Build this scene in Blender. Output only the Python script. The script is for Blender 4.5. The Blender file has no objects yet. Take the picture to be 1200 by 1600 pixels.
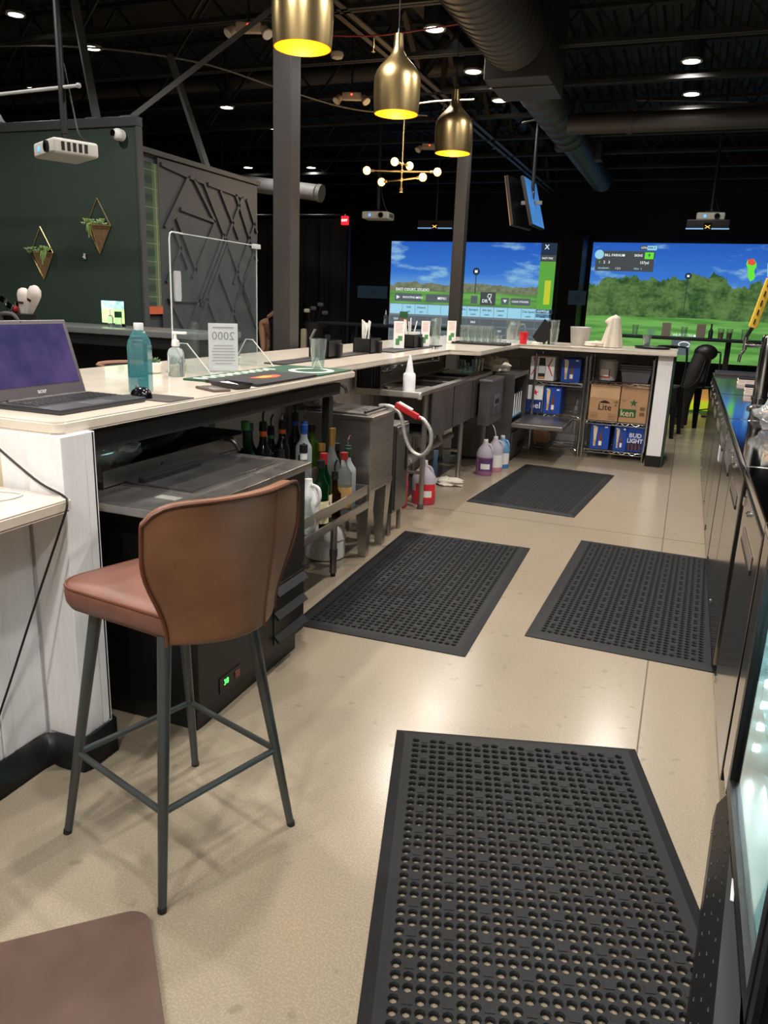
import bpy, bmesh, math, random
from mathutils import Vector, Matrix
random.seed(7)
S = bpy.context.scene
C = S.collection
PI = math.pi
R_ = math.radians

# ------------------------------------------------------------------ camera
PITCH, ROLL, YAW, CAMZ = .268, .0389, R_(20.5), 1.4285
def _cam_axes():
    F = Vector((0, math.cos(PITCH), -math.sin(PITCH)))
    U0 = Vector((0, math.sin(PITCH), math.cos(PITCH)))
    R0 = Vector((1, 0, 0))
    R = R0*math.cos(ROLL) + U0*math.sin(ROLL)
    U = -R0*math.sin(ROLL) + U0*math.cos(ROLL)
    m = Matrix.Rotation(YAW, 3, 'Z')
    return m @ R, m @ U, m @ F
_r, _u, _f = _cam_axes()
cd = bpy.data.cameras.new('camera')
cam = bpy.data.objects.new('camera', cd)
C.objects.link(cam)
cam.matrix_world = Matrix(((_r.x, _u.x, -_f.x, 0), (_r.y, _u.y, -_f.y, 0), (_r.z, _u.z, -_f.z, CAMZ), (0, 0, 0, 1)))
cd.sensor_fit = 'VERTICAL'
cd.sensor_height = 36
cd.sensor_width = 27
cd.lens = 1206.4/1600*36
cd.clip_start = .02
S.camera = cam

# ------------------------------------------------------------------ world and exposure
w = bpy.data.worlds.new('world')
S.world = w
w.use_nodes = True
w.node_tree.nodes['Background'].inputs[0].default_value = (.80, .9, 1, 1)
w.node_tree.nodes['Background'].inputs[1].default_value = .012
vs = S.view_settings
vs.view_transform = 'Standard'
vs.look = 'None'
vs.gamma = 1
vs.use_curve_mapping = False
vs.exposure = 0.2

LIGHT_GAIN = 1.15
def lamp(x, y, z, power, size=.05, color=(1, .955, .90), angle=160, blend=.6, name='downlight_beam', parent=None):
    d = bpy.data.lights.new(name, 'SPOT')
    d.energy = power*LIGHT_GAIN
    d.color = color
    d.shadow_soft_size = size
    d.spot_size = R_(angle)
    d.spot_blend = blend
    o = bpy.data.objects.new(name, d)
    C.objects.link(o)
    o.location = (x, y, z)
    if parent: o.parent = parent
    return o

# ------------------------------------------------------------------ helpers
def srgb(c):
    if max(c) > 1.001: c = [v/255 for v in c]
    return tuple(v/12.92 if v <= .04045 else ((v+.055)/1.055)**2.4 for v in c)

class NT:
    """small helper to write node trees"""
    def __init__(s, nt): s.nt = nt
    def _in(s, sock, v):
        if v is None: return
        if hasattr(v, 'is_linked'): s.nt.links.new(v, sock)
        else:
            if isinstance(v, (tuple, list)) and len(v) == 3 and sock.type == 'RGBA': v = (*v, 1)
            sock.default_value = v
    def node(s, t, **k):
        n = s.nt.nodes.new(t)
        for a, b in k.items(): setattr(n, a, b)
        return n
    def math(s, op, a, b=0., c=None, clamp=False):
        n = s.node('ShaderNodeMath', operation=op, use_clamp=clamp)
        s._in(n.inputs[0], a); s._in(n.inputs[1], b)
        if c is not None: s._in(n.inputs[2], c)
        return n.outputs[0]
    def mix(s, f, a, b):
        n = s.node('ShaderNodeMix', data_type='RGBA')
        s._in(n.inputs[0], f); s._in(n.inputs[6], a); s._in(n.inputs[7], b)
        return n.outputs[2]
    def noise(s, vec, scale, detail=3., rough=.5, dist=0.):
        n = s.node('ShaderNodeTexNoise')
        s._in(n.inputs['Vector'], vec)
        n.inputs['Scale'].default_value = scale; n.inputs['Detail'].default_value = detail
        n.inputs['Roughness'].default_value = rough; n.inputs['Distortion'].default_value = dist
        return n.outputs[0]
    def ramp(s, f, stops):
        n = s.node('ShaderNodeValToRGB'); s._in(n.inputs[0], f)
        e = n.color_ramp.elements
        while len(e) < len(stops): e.new(.5)
        for i, (p, c) in enumerate(stops):
            e[i].position = p; e[i].color = (*c, 1) if len(c) == 3 else c
        return n.outputs[0]
    def smooth(s, x, a, b):
        n = s.node('ShaderNodeMapRange', interpolation_type='SMOOTHSTEP')
        s._in(n.inputs[0], x); s._in(n.inputs[1], a); s._in(n.inputs[2], b)
        return n.outputs[0]
    def obj(s, scale=(1, 1, 1)):
        t = s.node('ShaderNodeTexCoord'); m = s.node('ShaderNodeMapping')
        s.nt.links.new(t.outputs['Object'], m.inputs[0]); m.inputs['Scale'].default_value = scale
        return m.outputs[0]
    def sep(s, v):
        n = s.node('ShaderNodeSeparateXYZ'); s._in(n.inputs[0], v)
        return n.outputs
    def comb(s, x=0., y=0., z=0.):
        n = s.node('ShaderNodeCombineXYZ')
        for i, v in enumerate((x, y, z)): s._in(n.inputs[i], v)
        return n.outputs[0]

MATS = {}
def mat(name, rgb=(128, 128, 128), rough=.5, metal=0., var=.08, vscale=6., bump=0., bscale=60., trans=0., ior=1.45,
        emit=0., ecol=None, alpha=1., coat=0., spec=None, stretch=(1, 1, 1), rvar=0., sheen=0.):
    if name in MATS: return MATS[name]
    m = bpy.data.materials.new(name); m.use_nodes = True
    nt = m.node_tree; b = nt.nodes['Principled BSDF']; n = NT(nt)
    col = srgb(rgb)
    b.inputs['Roughness'].default_value = rough
    b.inputs['Metallic'].default_value = metal
    if var > 0:
        v = n.obj(stretch)
        f = n.noise(v, vscale, 4., .6)
        lo = tuple(c*(1-var) for c in col); hi = tuple(min(1, c*(1+var)) for c in col)
        nt.links.new(n.mix(n.smooth(f, .3, .7), lo, hi), b.inputs['Base Color'])
        if rvar: nt.links.new(n.math('ADD', rough-rvar/2, n.math('MULTIPLY', f, rvar)), b.inputs['Roughness'])
    else:
        b.inputs['Base Color'].default_value = (*col, 1)
    if bump:
        v = n.obj(stretch)
        bn = n.node('ShaderNodeBump'); bn.inputs['Strength'].default_value = bump; bn.inputs['Distance'].default_value = .004
        nt.links.new(n.noise(v, bscale, 4.), bn.inputs['Height']); nt.links.new(bn.outputs[0], b.inputs['Normal'])
    b.inputs['Transmission Weight'].default_value = trans
    b.inputs['IOR'].default_value = ior
    if emit:
        b.inputs['Emission Color'].default_value = (*srgb(ecol or rgb), 1); b.inputs['Emission Strength'].default_value = emit
    b.inputs['Alpha'].default_value = alpha
    b.inputs['Coat Weight'].default_value = coat
    if spec is not None: b.inputs['Specular IOR Level'].default_value = spec
    if sheen: b.inputs['Sheen Weight'].default_value = sheen
    MATS[name] = m
    return m

class MB:
    """collects shapes in one bmesh; build() links them as ONE mesh object"""
    def __init__(s): s.bm = bmesh.new(); s.bev = False
    def _tag(s, faces, mi):
        if mi:
            for f in faces: f.material_index = mi
    def box(s, x0, x1, y0, y1, z0, z1, bev=0., seg=2, mi=0):
        vs = [s.bm.verts.new(p) for p in ((x0, y0, z0), (x1, y0, z0), (x1, y1, z0), (x0, y1, z0), (x0, y0, z1), (x1, y0, z1), (x1, y1, z1), (x0, y1, z1))]
        fs = [s.bm.faces.new([vs[i] for i in q]) for q in ((3, 2, 1, 0), (4, 5, 6, 7), (0, 1, 5, 4), (1, 2, 6, 5), (2, 3, 7, 6), (3, 0, 4, 7))]
        s._tag(fs, mi)
        if bev:
            s.bev = True
            es = list({e for f in fs for e in f.edges})
            bmesh.ops.bevel(s.bm, geom=es, offset=bev, segments=seg, profile=.5, affect='EDGES')
        return s
    def cbox(s, c, d, bev=0., rot=None, mi=0, seg=2):
        n0 = len(s.bm.verts)
        s.box(-d[0]/2, d[0]/2, -d[1]/2, d[1]/2, -d[2]/2, d[2]/2, bev, seg, mi)
        s.bm.verts.ensure_lookup_table()
        m = Matrix.Translation(c) @ (rot.to_4x4() if rot is not None else Matrix())
        for v in list(s.bm.verts)[n0:]: v.co = m @ v.co
        return s
    def bar(s, p0, p1, w, h, up=(0, 0, 1), bev=0., mi=0):
        p0, p1 = Vector(p0), Vector(p1); d = p1-p0; L = d.length; z = d/L
        x = z.cross(Vector(up))
        if x.length < 1e-4: x = z.cross(Vector((1, 0, 0)))
        x.normalize(); y = x.cross(z)
        rot = Matrix((x, z, -y)).transposed() if False else Matrix(((x.x, z.x, y.x), (x.y, z.y, y.y), (x.z, z.z, y.z)))
        return s.cbox((p0+p1)/2, (w, L, h), bev, rot, mi)
    def ring(s, c, x, y, r, n):
        return [s.bm.verts.new(c + x*(r*math.cos(2*PI*i/n)) + y*(r*math.sin(2*PI*i/n))) for i in range(n)]
    def skin(s, rings, cap0=True, cap1=True, closed=False, mi=0):
        fs = []
        n = len(rings[0]); m = len(rings)
        for k in range(m if closed else m-1):
            a, b = rings[k], rings[(k+1) % m]
            for i in range(n):
                j = (i+1) % n
                fs.append(s.bm.faces.new((a[i], a[j], b[j], b[i])))
        if not closed:
            if cap0: fs.append(s.bm.faces.new(rings[0][::-1]))
            if cap1: fs.append(s.bm.faces.new(rings[-1]))
        s._tag(fs, mi)
        return s
    def cyl(s, p0, p1, r0, r1=None, n=12, caps=True, mi=0):
        p0, p1 = Vector(p0), Vector(p1); r1 = r0 if r1 is None else r1
        z = (p1-p0).normalized(); x = z.orthogonal().normalized(); y = z.cross(x)
        return s.skin([s.ring(p0, x, y, max(r0, 1e-5), n), s.ring(p1, x, y, max(r1, 1e-5), n)], caps, caps, mi=mi)
    def tube(s, pts, r, n=8, smooth=0, caps=True, closed=False, mi=0):
        P = [Vector(p) for p in pts]
        if smooth:
            Q = []
            m = len(P)
            for i in range(m if closed else m-1):
                if closed: a, b, c, d = P[(i-1) % m], P[i], P[(i+1) % m], P[(i+2) % m]
                else: a, b, c, d = P[max(i-1, 0)], P[i], P[i+1], P[min(i+2, m-1)]
                for k in range(smooth):
                    t = k/smooth
                    Q.append(.5*((2*b) + (c-a)*t + (2*a-5*b+4*c-d)*t*t + (3*b-a-3*c+d)*t**3))
            if not closed: Q.append(P[-1])
            P = Q
        rings = []
        prev = None
        m = len(P)
        for i, p in enumerate(P):
            if closed: t = (P[(i+1) % m]-P[i-1]).normalized()
            else: t = (P[min(i+1, m-1)]-P[max(i-1, 0)]).normalized()
            if prev is None: x = t.orthogonal().normalized()
            else:
                x = prev - t*prev.dot(t)
                x = x.normalized() if x.length > 1e-6 else t.orthogonal().normalized()
            prev = x
            rr = r[min(i*len(r)//m, len(r)-1)] if isinstance(r, (list, tuple)) else r
            rings.append(s.ring(p, x, t.cross(x), rr, n))
        return s.skin(rings, caps, caps, closed, mi)
    def lathe(s, prof, c=(0, 0, 0), n=20, cap0=True, cap1=True, sx=1., sy=1., axis=None, mi=0):
        c = Vector(c); rings = []
        for r, z in prof:
            rings.append([s.bm.verts.new(c + Vector((max(r, 1e-4)*sx*math.cos(2*PI*i/n), max(r, 1e-4)*sy*math.sin(2*PI*i/n), z))) for i in range(n)])
        return s.skin(rings, cap0, cap1, mi=mi)
    def sph(s, c, r, sc=(1, 1, 1), n=14, mi=0):
        k = n//2
        prof = [(r*math.sin(PI*i/k), -r*math.cos(PI*i/k)*sc[2]) for i in range(k+1)]
        return s.lathe(prof, c, n, sx=sc[0], sy=sc[1], mi=mi)
    def prism(s, pts, d, mi=0):
        """polygon of 3-D points extruded along vector d"""
        d = Vector(d)
        a = [s.bm.verts.new(p) for p in pts]; b = [s.bm.verts.new(Vector(p)+d) for p in pts]
        fs = [s.bm.faces.new(a[::-1]), s.bm.faces.new(b)]
        n = len(a)
        for i in range(n): fs.append(s.bm.faces.new((a[i], a[(i+1) % n], b[(i+1) % n], b[i])))
        s._tag(fs, mi)
        return s
    def poly(s, pts, mi=0):
        f = s.bm.faces.new([s.bm.verts.new(p) for p in pts]); f.material_index = mi
        return s
    def grid(s, fn, nu, nv, mi=0, close_u=False):
        V = [[s.bm.verts.new(fn(i/(nu), j/(nv))) for j in range(nv+1)] for i in range(nu if close_u else nu+1)]
        fs = []
        for i in range(nu):
            for j in range(nv):
                i2 = (i+1) % nu if close_u else i+1
                fs.append(s.bm.faces.new((V[i][j], V[i2][j], V[i2][j+1], V[i][j+1])))
        s._tag(fs, mi)
        return V
    def text(s, body, size, M, ext=.0006, align='CENTER', mi=0, sx=1., bold=0.):
        cu = bpy.data.curves.new('lettering', 'FONT')
        cu.body = body; cu.size = size; cu.extrude = ext; cu.align_x = align; cu.align_y = 'CENTER'
        cu.resolution_u = 2
        if bold: cu.offset = bold
        o = bpy.data.objects.new('lettering', cu)
        me = o.to_mesh()
        me.transform(M @ Matrix.Diagonal((sx, 1, 1, 1)))
        n0 = len(s.bm.faces)
        s.bm.from_mesh(me)
        s.bm.faces.ensure_lookup_table()
        for f in s.bm.faces[n0:]: f.material_index = mi
        o.to_mesh_clear(); bpy.data.objects.remove(o); bpy.data.curves.remove(cu)
        return s
    def xf(s, M, n0=0):
        for v in list(s.bm.verts)[n0:]: v.co = M @ v.co
        return s
    def build(s, name, material, parent=None, smooth=True, ang=38, kind=None, loc=None, rot=None, solid=0., norm=True):
        if norm: bmesh.ops.recalc_face_normals(s.bm, faces=s.bm.faces)
        me = bpy.data.meshes.new(name)
        s.bm.to_mesh(me); s.bm.free()
        for m in (material if isinstance(material, (list, tuple)) else [material]): me.materials.append(m)
        if smooth:
            me.polygons.foreach_set('use_smooth', [True]*len(me.polygons))
            me.set_sharp_from_angle(angle=R_(ang))
        o = bpy.data.objects.new(name, me)
        C.objects.link(o)
        if parent is not None: o.parent = parent
        if kind: o['kind'] = kind
        if loc is not None: o.location = loc
        if rot is not None: o.rotation_euler = rot
        if s.bev and smooth:
            md = o.modifiers.new('weighted', 'WEIGHTED_NORMAL'); md.keep_sharp = True
        if solid:
            md = o.modifiers.new('solid', 'SOLIDIFY'); md.thickness = solid; md.offset = 0
        return o

def thing(name, label, cat, loc=(0, 0, 0), rz=0., group=None, rot=None):
    o = bpy.data.objects.new(name, None)
    C.objects.link(o)
    o.empty_display_size = .05
    o.location = loc
    o.rotation_euler = rot if rot else (0, 0, rz)
    o['label'] = label; o['category'] = cat
    if group: o['group'] = group
    return o
def tag(o, label, cat, group=None):
    o['label'] = label; o['category'] = cat
    if group: o['group'] = group
    return o
def struct(o):
    o['kind'] = 'structure'
    return o
def dup(root, loc, rz=None, label=None, group=None):
    r = root.copy(); C.objects.link(r); r.location = loc
    if rz is not None: r.rotation_euler = (0, 0, rz)
    if label: r['label'] = label
    if group: r['group'] = group
    for ch in list(root.children):
        c = ch.copy(); C.objects.link(c); c.parent = r
        for g in ch.children:
            d = g.copy(); C.objects.link(d); d.parent = c
    return r
def TM(loc, x, y):
    """matrix placing text: x = reading direction, y = up direction"""
    x = Vector(x).normalized(); y = Vector(y).normalized(); z = x.cross(y)
    return Matrix(((x.x, y.x, z.x, loc[0]), (x.y, y.y, z.y, loc[1]), (x.z, y.z, z.z, loc[2]), (0, 0, 0, 1)))
FACE_CAM = ((1, 0, 0), (0, 0, 1))     # lettering on a face that looks towards -Y
FACE_AISLE = ((0, 1, 0), (0, 0, 1))   # lettering on a face that looks towards +X
# ------------------------------------------------------------------ shared materials
STEEL = mat('brushed_steel', (176, 173, 169), .3, .95, .10, 5., bump=.04, bscale=40, stretch=(1, 1, 14), rvar=.15)
STEEL_D = mat('dull_steel', (128, 126, 124), .36, .9, .16, 4., rvar=.2)
STEEL_TOP = mat('worn_steel_top', (160, 158, 156), .3, .9, .15, 9., rvar=.25)
CHROME = mat('chrome', (205, 205, 205), .12, 1., 0)
BLACK_P = mat('black_plastic', (22, 22, 23), .42, 0, .1)
BLACK_M = mat('black_painted_metal', (30, 31, 33), .45, 0, .1, 5)
BLACK_G = mat('black_gloss', (12, 12, 13), .15, 0, 0)
RUBBER = mat('black_rubber', (21, 22, 23), .62, 0, .12, 30, bump=.15, bscale=300, spec=.3)
WHITE_P = mat('white_plastic', (225, 224, 220), .4, 0, .03)
WHITE_PAINT = mat('white_painted_board', (232, 231, 232), .5, 0, .03, 14, bump=.15, bscale=90, stretch=(6, 6, .6))
CREAM = mat('cream_painted_wall', (222, 208, 178), .55, 0, .04, 5, bump=.1, bscale=120)
QUARTZ = mat('pale_quartz_worktop', (212, 201, 185), .18, 0, .05, 9, coat=.2)
GREEN_W = mat('dark_green_wall_paint', (42, 56, 49), .6, 0, .05, 3, bump=.1, bscale=150)
WALL_K = mat('charcoal_wall_paint', (24, 25, 27), .6, 0, .08, 2)
VOID_K = mat('black_wall_paint', (10, 11, 15), .7, 0, .1, 2)
CEIL_K = mat('black_ceiling_paint', (26, 25, 24), .65, 0, .12, 3)
DUCT_K = mat('grey_black_duct_paint', (62, 60, 57), .5, .2, .08, 3)
COLUMN_K = mat('dark_bronze_column_paint', (56, 53, 51), .5, 0, .06, 3)
BRASS = mat('brushed_brass', (206, 180, 128), .34, 1., .06, 3, stretch=(30, 30, .5))
GOLD_IN = mat('gold_shade_lining', (250, 170, 40), .4, .6, 0)
CARD = mat('brown_cardboard', (184, 144, 106), .75, 0, .05, 12)
BLUE_BOX = mat('blue_printed_carton', (28, 74, 168), .4, 0, .05, 8)
PAPER = mat('white_paper', (228, 226, 222), .7, 0, .02)
CLOTH_W = mat('white_terry_cloth', (206, 196, 180), .9, 0, .06, 40, bump=.6, bscale=120)
def thin_glass(name, tint, gloss=.16, diff=.05, dcol=(.85, .88, .86)):
    m = bpy.data.materials.new(name); m.use_nodes = True; nt = m.node_tree; nt.nodes.clear(); n = NT(nt)
    tr = n.node('ShaderNodeBsdfTransparent'); tr.inputs[0].default_value = (*srgb(tint), 1)
    g = n.node('ShaderNodeBsdfGlossy'); g.inputs[0].default_value = (1, 1, 1, 1); g.inputs[1].default_value = .06
    d = n.node('ShaderNodeBsdfDiffuse'); d.inputs[0].default_value = (*dcol, 1)
    lw = n.node('ShaderNodeLayerWeight'); lw.inputs[0].default_value = .35
    m1 = n.node('ShaderNodeMixShader'); m2 = n.node('ShaderNodeMixShader'); o = n.node('ShaderNodeOutputMaterial')
    f_ = n.noise(n.obj(), 14., 2.)
    nt.links.new(n.math('ADD', gloss*.35, n.math('MULTIPLY', lw.outputs['Facing'], gloss*2.2)), m1.inputs[0])
    nt.links.new(tr.outputs[0], m1.inputs[1]); nt.links.new(g.outputs[0], m1.inputs[2])
    nt.links.new(n.math('MULTIPLY', f_, diff*2), m2.inputs[0]); nt.links.new(m1.outputs[0], m2.inputs[1]); nt.links.new(d.outputs[0], m2.inputs[2])
    nt.links.new(m2.outputs[0], o.inputs[0])
    MATS[name] = m
    return m
GLASS = thin_glass('clear_glass', (244, 250, 248), .22, .05)
ACRYL = thin_glass('clear_acrylic', (246, 250, 250), .06, .015)
ACRYL_E = mat('acrylic_polished_edge', (225, 230, 228), .25, 0, 0, trans=.4)
LED = mat('downlight_lens', (255, 250, 240), .5, 0, 0, emit=14., ecol=(255, 247, 232))
BULB = mat('warm_bulb', (255, 214, 150), .4, 0, 0, emit=7., ecol=(255, 176, 84))
INK = mat('black_ink', (24, 24, 26), .6, 0, 0)
WHITE_INK = mat('white_ink', (240, 240, 240), .6, 0, 0)
RED_INK = mat('red_ink', (200, 30, 34), .6, 0, 0)
GREEN_INK = mat('green_ink', (38, 96, 56), .6, 0, 0)

def floor_material():
    m = bpy.data.materials.new('polished_concrete'); m.use_nodes = True
    nt = m.node_tree; b = nt.nodes['Principled BSDF']; n = NT(nt)
    v = n.obj()
    big = n.smooth(n.noise(v, .55, 4., .6), .32, .68)
    mid = n.smooth(n.noise(v, 2.2, 2., .5), .2, .85)
    fine = n.smooth(n.noise(v, 190., 2., .5), .42, .66)
    c = n.mix(big, srgb((133, 121, 103)), srgb((148, 136, 117)))
    c = n.mix(n.math('MULTIPLY', mid, .35), c, srgb((122, 108, 89)))
    c = n.mix(n.math('MULTIPLY', fine, .32), c, srgb((172, 160, 140)))
    spots = n.smooth(n.noise(v, 18., 1., .5), .66, .80)
    c = n.mix(n.math('MULTIPLY', spots, .35), c, srgb((92, 82, 68)))
    nt.links.new(c, b.inputs['Base Color'])
    nt.links.new(n.math('ADD', .21, n.math('MULTIPLY', mid, .06)), b.inputs['Roughness'])
    b.inputs['Specular IOR Level'].default_value = .38
    return m
FLOOR = floor_material()

# ------------------------------------------------------------------ room shell
f = MB(); f.box(-12, 5.5, -3, 16.6, -.12, 0)
floor = struct(f.build('floor', FLOOR, smooth=False))
jm = mat('joint_filler', (86, 76, 62), .5)
for x in (.02, -4.3):
    MB().box(x-.003, x+.003, -2.5, 16, 0, .0006).build('control_joint', jm, floor, False)
for y in (1.0, 5.15, 9.3):
    MB().box(-11.5, 5, y-.003, y+.003, 0, .0006).build('control_joint', jm, floor, False)

# corrugated deck
f = MB(); prof = []
x = -12.
while x < 5.5:
    prof += [(x, 4.22), (x+.055, 4.22), (x+.075, 4.26), (x+.135, 4.26)]
    x += .155
for (xa, za), (xb, zb) in zip(prof, prof[1:]):
    f.poly([(xa, -3, za), (xb, -3, zb), (xb, 16.6, zb), (xa, 16.6, za)])
bmesh.ops.remove_doubles(f.bm, verts=f.bm.verts, dist=1e-4)
f.box(-12, 5.5, -3, 16.6, 4.3, 4.4)
ceiling = struct(f.build('ceiling', CEIL_K, smooth=False))
for k in range(12):
    y = 2.4+1.2*k
    j = MB()
    for dx in (-.03, .012):
        pass
    j.box(-11.9, 5.4, y-.045, y-.008, 3.50, 3.535).box(-11.9, 5.4, y+.008, y+.045, 3.50, 3.535)
    j.box(-11.9, 5.4, y-.045, y+.045, 4.14, 4.18)
    xx = -11.8; s_ = 1
    while xx < 5.:
        j.bar((xx, y, 3.53 if s_ > 0 else 4.15), (xx+.55, y, 4.15 if s_ > 0 else 3.53), .022, .022)
        xx += .55; s_ = -s_
    j.build('roof_joist', CEIL_K, ceiling, False)
# girder on the column line
g = MB()
for dx in (-.075, .015):
    g.box(-2.75+dx, -2.75+dx+.06, -2.8, 16.4, 3.50, 3.512).box(-2.75+dx+(.0 if dx > 0 else .05), -2.75+dx+(.01 if dx > 0 else .06), -2.8, 16.4, 3.50, 3.57)
g.box(-2.83, -2.67, -2.8, 16.4, 4.1, 4.14)
yy = -2.6; s_ = 1
while yy < 15.8:
    g.bar((-2.75, yy, 3.55 if s_ > 0 else 4.1), (-2.75, yy+.75, 4.1 if s_ > 0 else 3.55), .05, .05)
    if s_ > 0: g.bar((-2.75, yy+.75, 3.55), (-2.75, yy+.75, 4.1), .05, .05)
    yy += .75; s_ = -s_
g.build('girder', mat('girder_paint', (70, 60, 50), .5, 0, .08), ceiling, False)

struct(MB().box(-12, 5.5, 16.3, 16.5, 0, 4.3).build('wall_back', mat('navy_black_wall', (11, 13, 22), .6), smooth=False))
struct(MB().box(-12, -11.8, -3, 16.3, 0, 4.3).build('wall_left', VOID_K, smooth=False))
struct(MB().box(4.6, 4.8, -3, 16.3, 0, 4.3).build('wall_right', VOID_K, smooth=False))
struct(MB().box(-11.8, 4.6, -3, -2.85, 0, 4.3).build('wall_front', mat('warm_grey_wall', (150, 146, 138), .6), smooth=False))

# dark green partition facing the bar
wg = MB().box(-9.5, -3.88, 5.0, 5.045, 0, 2.56).build('wall_green', GREEN_W, smooth=False); struct(wg)
MB().box(-9.5, -3.86, 4.985, 5.055, 2.56, 2.625, .006).build('top_cap', mat('charcoal_trim', (62, 64, 66), .45), wg)
MB().box(-3.88, -3.862, 4.99, 5.05, 0, 2.56, .004).build('end_trim', mat('charcoal_trim'), wg)
# panelled partition running away from it
wp = MB().box(-4.14, -4.02, 5.07, 6.95, 0, 2.46).build('wall_panelled', mat('charcoal_panel', (60, 62, 67), .5, 0, .04), smooth=False); struct(wp)
MB().box(-4.16, -3.98, 5.07, 6.95, 2.43, 2.47, .004).build('top_cap', mat('charcoal_trim'), wp)
PANEL = MATS['charcoal_panel']
MB().box(-4.02, -3.995, 5.39, 6.9, 1.0, 2.42).build('panel', PANEL, wp, False)
# raised battens: (y0,z0)-(y1,z1) on the face x=-3.995
BAT = [((5.42, 2.38), (5.78, 2.34)), ((5.78, 2.34), (5.44, 1.92)), ((5.86, 2.33), (6.16, 2.03)), ((5.80, 2.34), (6.0, 2.325)), ((6.0, 2.32), (6.42, 1.78)),
       ((6.25, 2.3), (6.55, 1.92)), ((6.06, 2.325), (6.62, 2.29)), ((6.62, 2.29), (5.92, 1.32)), ((5.66, 2.08), (6.16, 2.03)), ((6.16, 2.03), (5.80, 1.55)),
       ((5.60, 2.0), (5.86, 1.6)), ((5.55, 1.92), (5.74, 1.62)), ((5.66, 1.80), (5.44, 1.5)), ((6.30, 1.94), (5.70, 1.10)), ((6.36, 1.86), (5.80, 1.06)),
       ((6.42, 1.78), (6.75, 1.30)), ((6.85, 2.1), (6.45, 1.52)), ((6.88, 1.9), (6.52, 1.40)), ((6.2, 1.62), (6.55, 1.12)), ((6.7, 1.62), (6.3, 1.08)),
       ((5.46, 1.38), (5.7, 1.08)), ((5.56, 1.36), (5.95, 1.36)), ((6.0, 1.4), (6.2, 1.1)), ((6.6, 1.5), (6.88, 1.1)), ((6.5, 2.3), (6.88, 1.74)), ((6.7, 2.28), (6.88, 2.0))]
for (y0, z0), (y1, z1) in BAT:
    MB().bar((-3.989, y0, z0), (-3.989, y1, z1), .026, .024, up=(1, 0, 0)).build('batten', PANEL, wp, False)

# plaid hanging on the strip between the two partitions
def plaid_material():
    m = bpy.data.materials.new('green_plaid_fabric'); m.use_nodes = True
    nt = m.node_tree; b = nt.nodes['Principled BSDF']; n = NT(nt)
    s = n.sep(n.obj())
    def stripes(c, k, off, w):
        return n.math('LESS_THAN', n.math('ABSOLUTE', n.math('SUBTRACT', n.math('FRACT', n.math('ADD', n.math('MULTIPLY', c, k), off)), .5)), w)
    c = n.mix(stripes(s[2], 7.5, 0, .2), srgb((52, 72, 54)), srgb((38, 54, 44)))
    c = n.mix(stripes(s[1], 5.6, .2, .22), c, srgb((74, 92, 66)))
    c = n.mix(stripes(s[2], 7.5, .5, .02), c, srgb((116, 116, 84)))
    c = n.mix(stripes(s[1], 5.6, .2, .03), c, srgb((126, 122, 90)))
    nt.links.new(c, b.inputs['Base Color']); b.inputs['Roughness'].default_value = .9
    return m
pl = thing('plaid_banner', 'green plaid fabric strip with rust hem hanging beside the green wall', 'banner', (-3.995, 5.295, 1.25))
MB().box(-.014, .004, -.085, .085, .06, 1.12).build('fabric', plaid_material(), pl)
MB().box(-.016, .007, -.088, .088, 0, .06).build('hem', mat('rust_fabric', (176, 84, 50), .9), pl)

# curtained partition in the far left corner
wc = MB().box(-9.8, -5.3, 12.05, 12.15, 0, 2.66).build('wall_curtained', WALL_K, smooth=False); struct(wc)
for k in range(9):
    x0 = -9.7+.49*k
    c = MB()
    c.grid(lambda u, v, x0=x0: Vector((x0+.47*u, 12.02-.02*math.sin(u*PI*4+k), .05+2.55*v)), 16, 2)
    c.build('curtain_panel', mat('black_curtain', (22, 24, 27), .85), wc)
MB().cyl((-9.8, 12.0, 2.70), (-5.3, 12.0, 2.70), .018, n=8).build('curtain_rail', BLACK_M, wc)
MB().cyl((-9.8, 11.9, .98), (-5.6, 11.9, .98), .016, n=8).build('lower_rail', mat('grey_rail', (60, 62, 66), .4), wc)

# square steel columns
def column(y, label):
    t = thing('steel_column', label, 'column', (-2.75, y, 0))
    MB().box(-.07, .07, -.07, .07, 0, 3.5, .006).build('shaft', COLUMN_K, t)
    MB().box(-.12, .12, -.12, .12, 0, .02).build('base_plate', COLUMN_K, t)
    MB().box(-.11, .11, -.11, .11, 3.47, 3.5).build('cap_plate', COLUMN_K, t)
column(5.16, 'dark square steel column rising behind the nearer black straw caddies')
column(9.62, 'dark square steel column in front of the left golf screen')

# ------------------------------------------------------------------ ceiling lights
def downlight(x, y, label, power, z=3.6, seen=True, group=None, r=.075, ang=150):
    t = thing('ceiling_downlight', label, 'ceiling light', (x, y, z), group=group)
    MB().lathe([(r+.02, 0), (r+.02, .16), (.03, .17), (.03, .6)], n=20, cap0=False).build('housing', BLACK_M, t)
    MB().lathe([(r+.02, -.004), (r+.02, .012), (r, .012), (r, -.004)], n=20, cap0=False, cap1=False).build('trim_ring', WHITE_P, t)
    MB().lathe([(.001, .004), (r, .004)], n=20, cap0=False, cap1=False).build('lens', LED, t)
    lamp(0, 0, -.03, power, .06, angle=ang, parent=t)
    return t
LB = 'white round downlight '
downlight(-2.28, 6.85, LB+'nearest the large duct, left of it', 130)
downlight(-2.28, 8.1, LB+'just below the duct reducer', 90)
downlight(-2.28, 9.24, LB+'farthest of three left of the duct', 60)
downlight(-.29, 8.22, LB+'upper of two right of the duct', 100)
downlight(-.29, 9.38, LB+'lower of two right of the duct', 70)
downlight(-5.56, 5.67, LB+'at the top left corner above the projector', 45, r=.06)
downlight(-5.56, 6.57, LB+'above the angled wall brace', 50)
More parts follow.
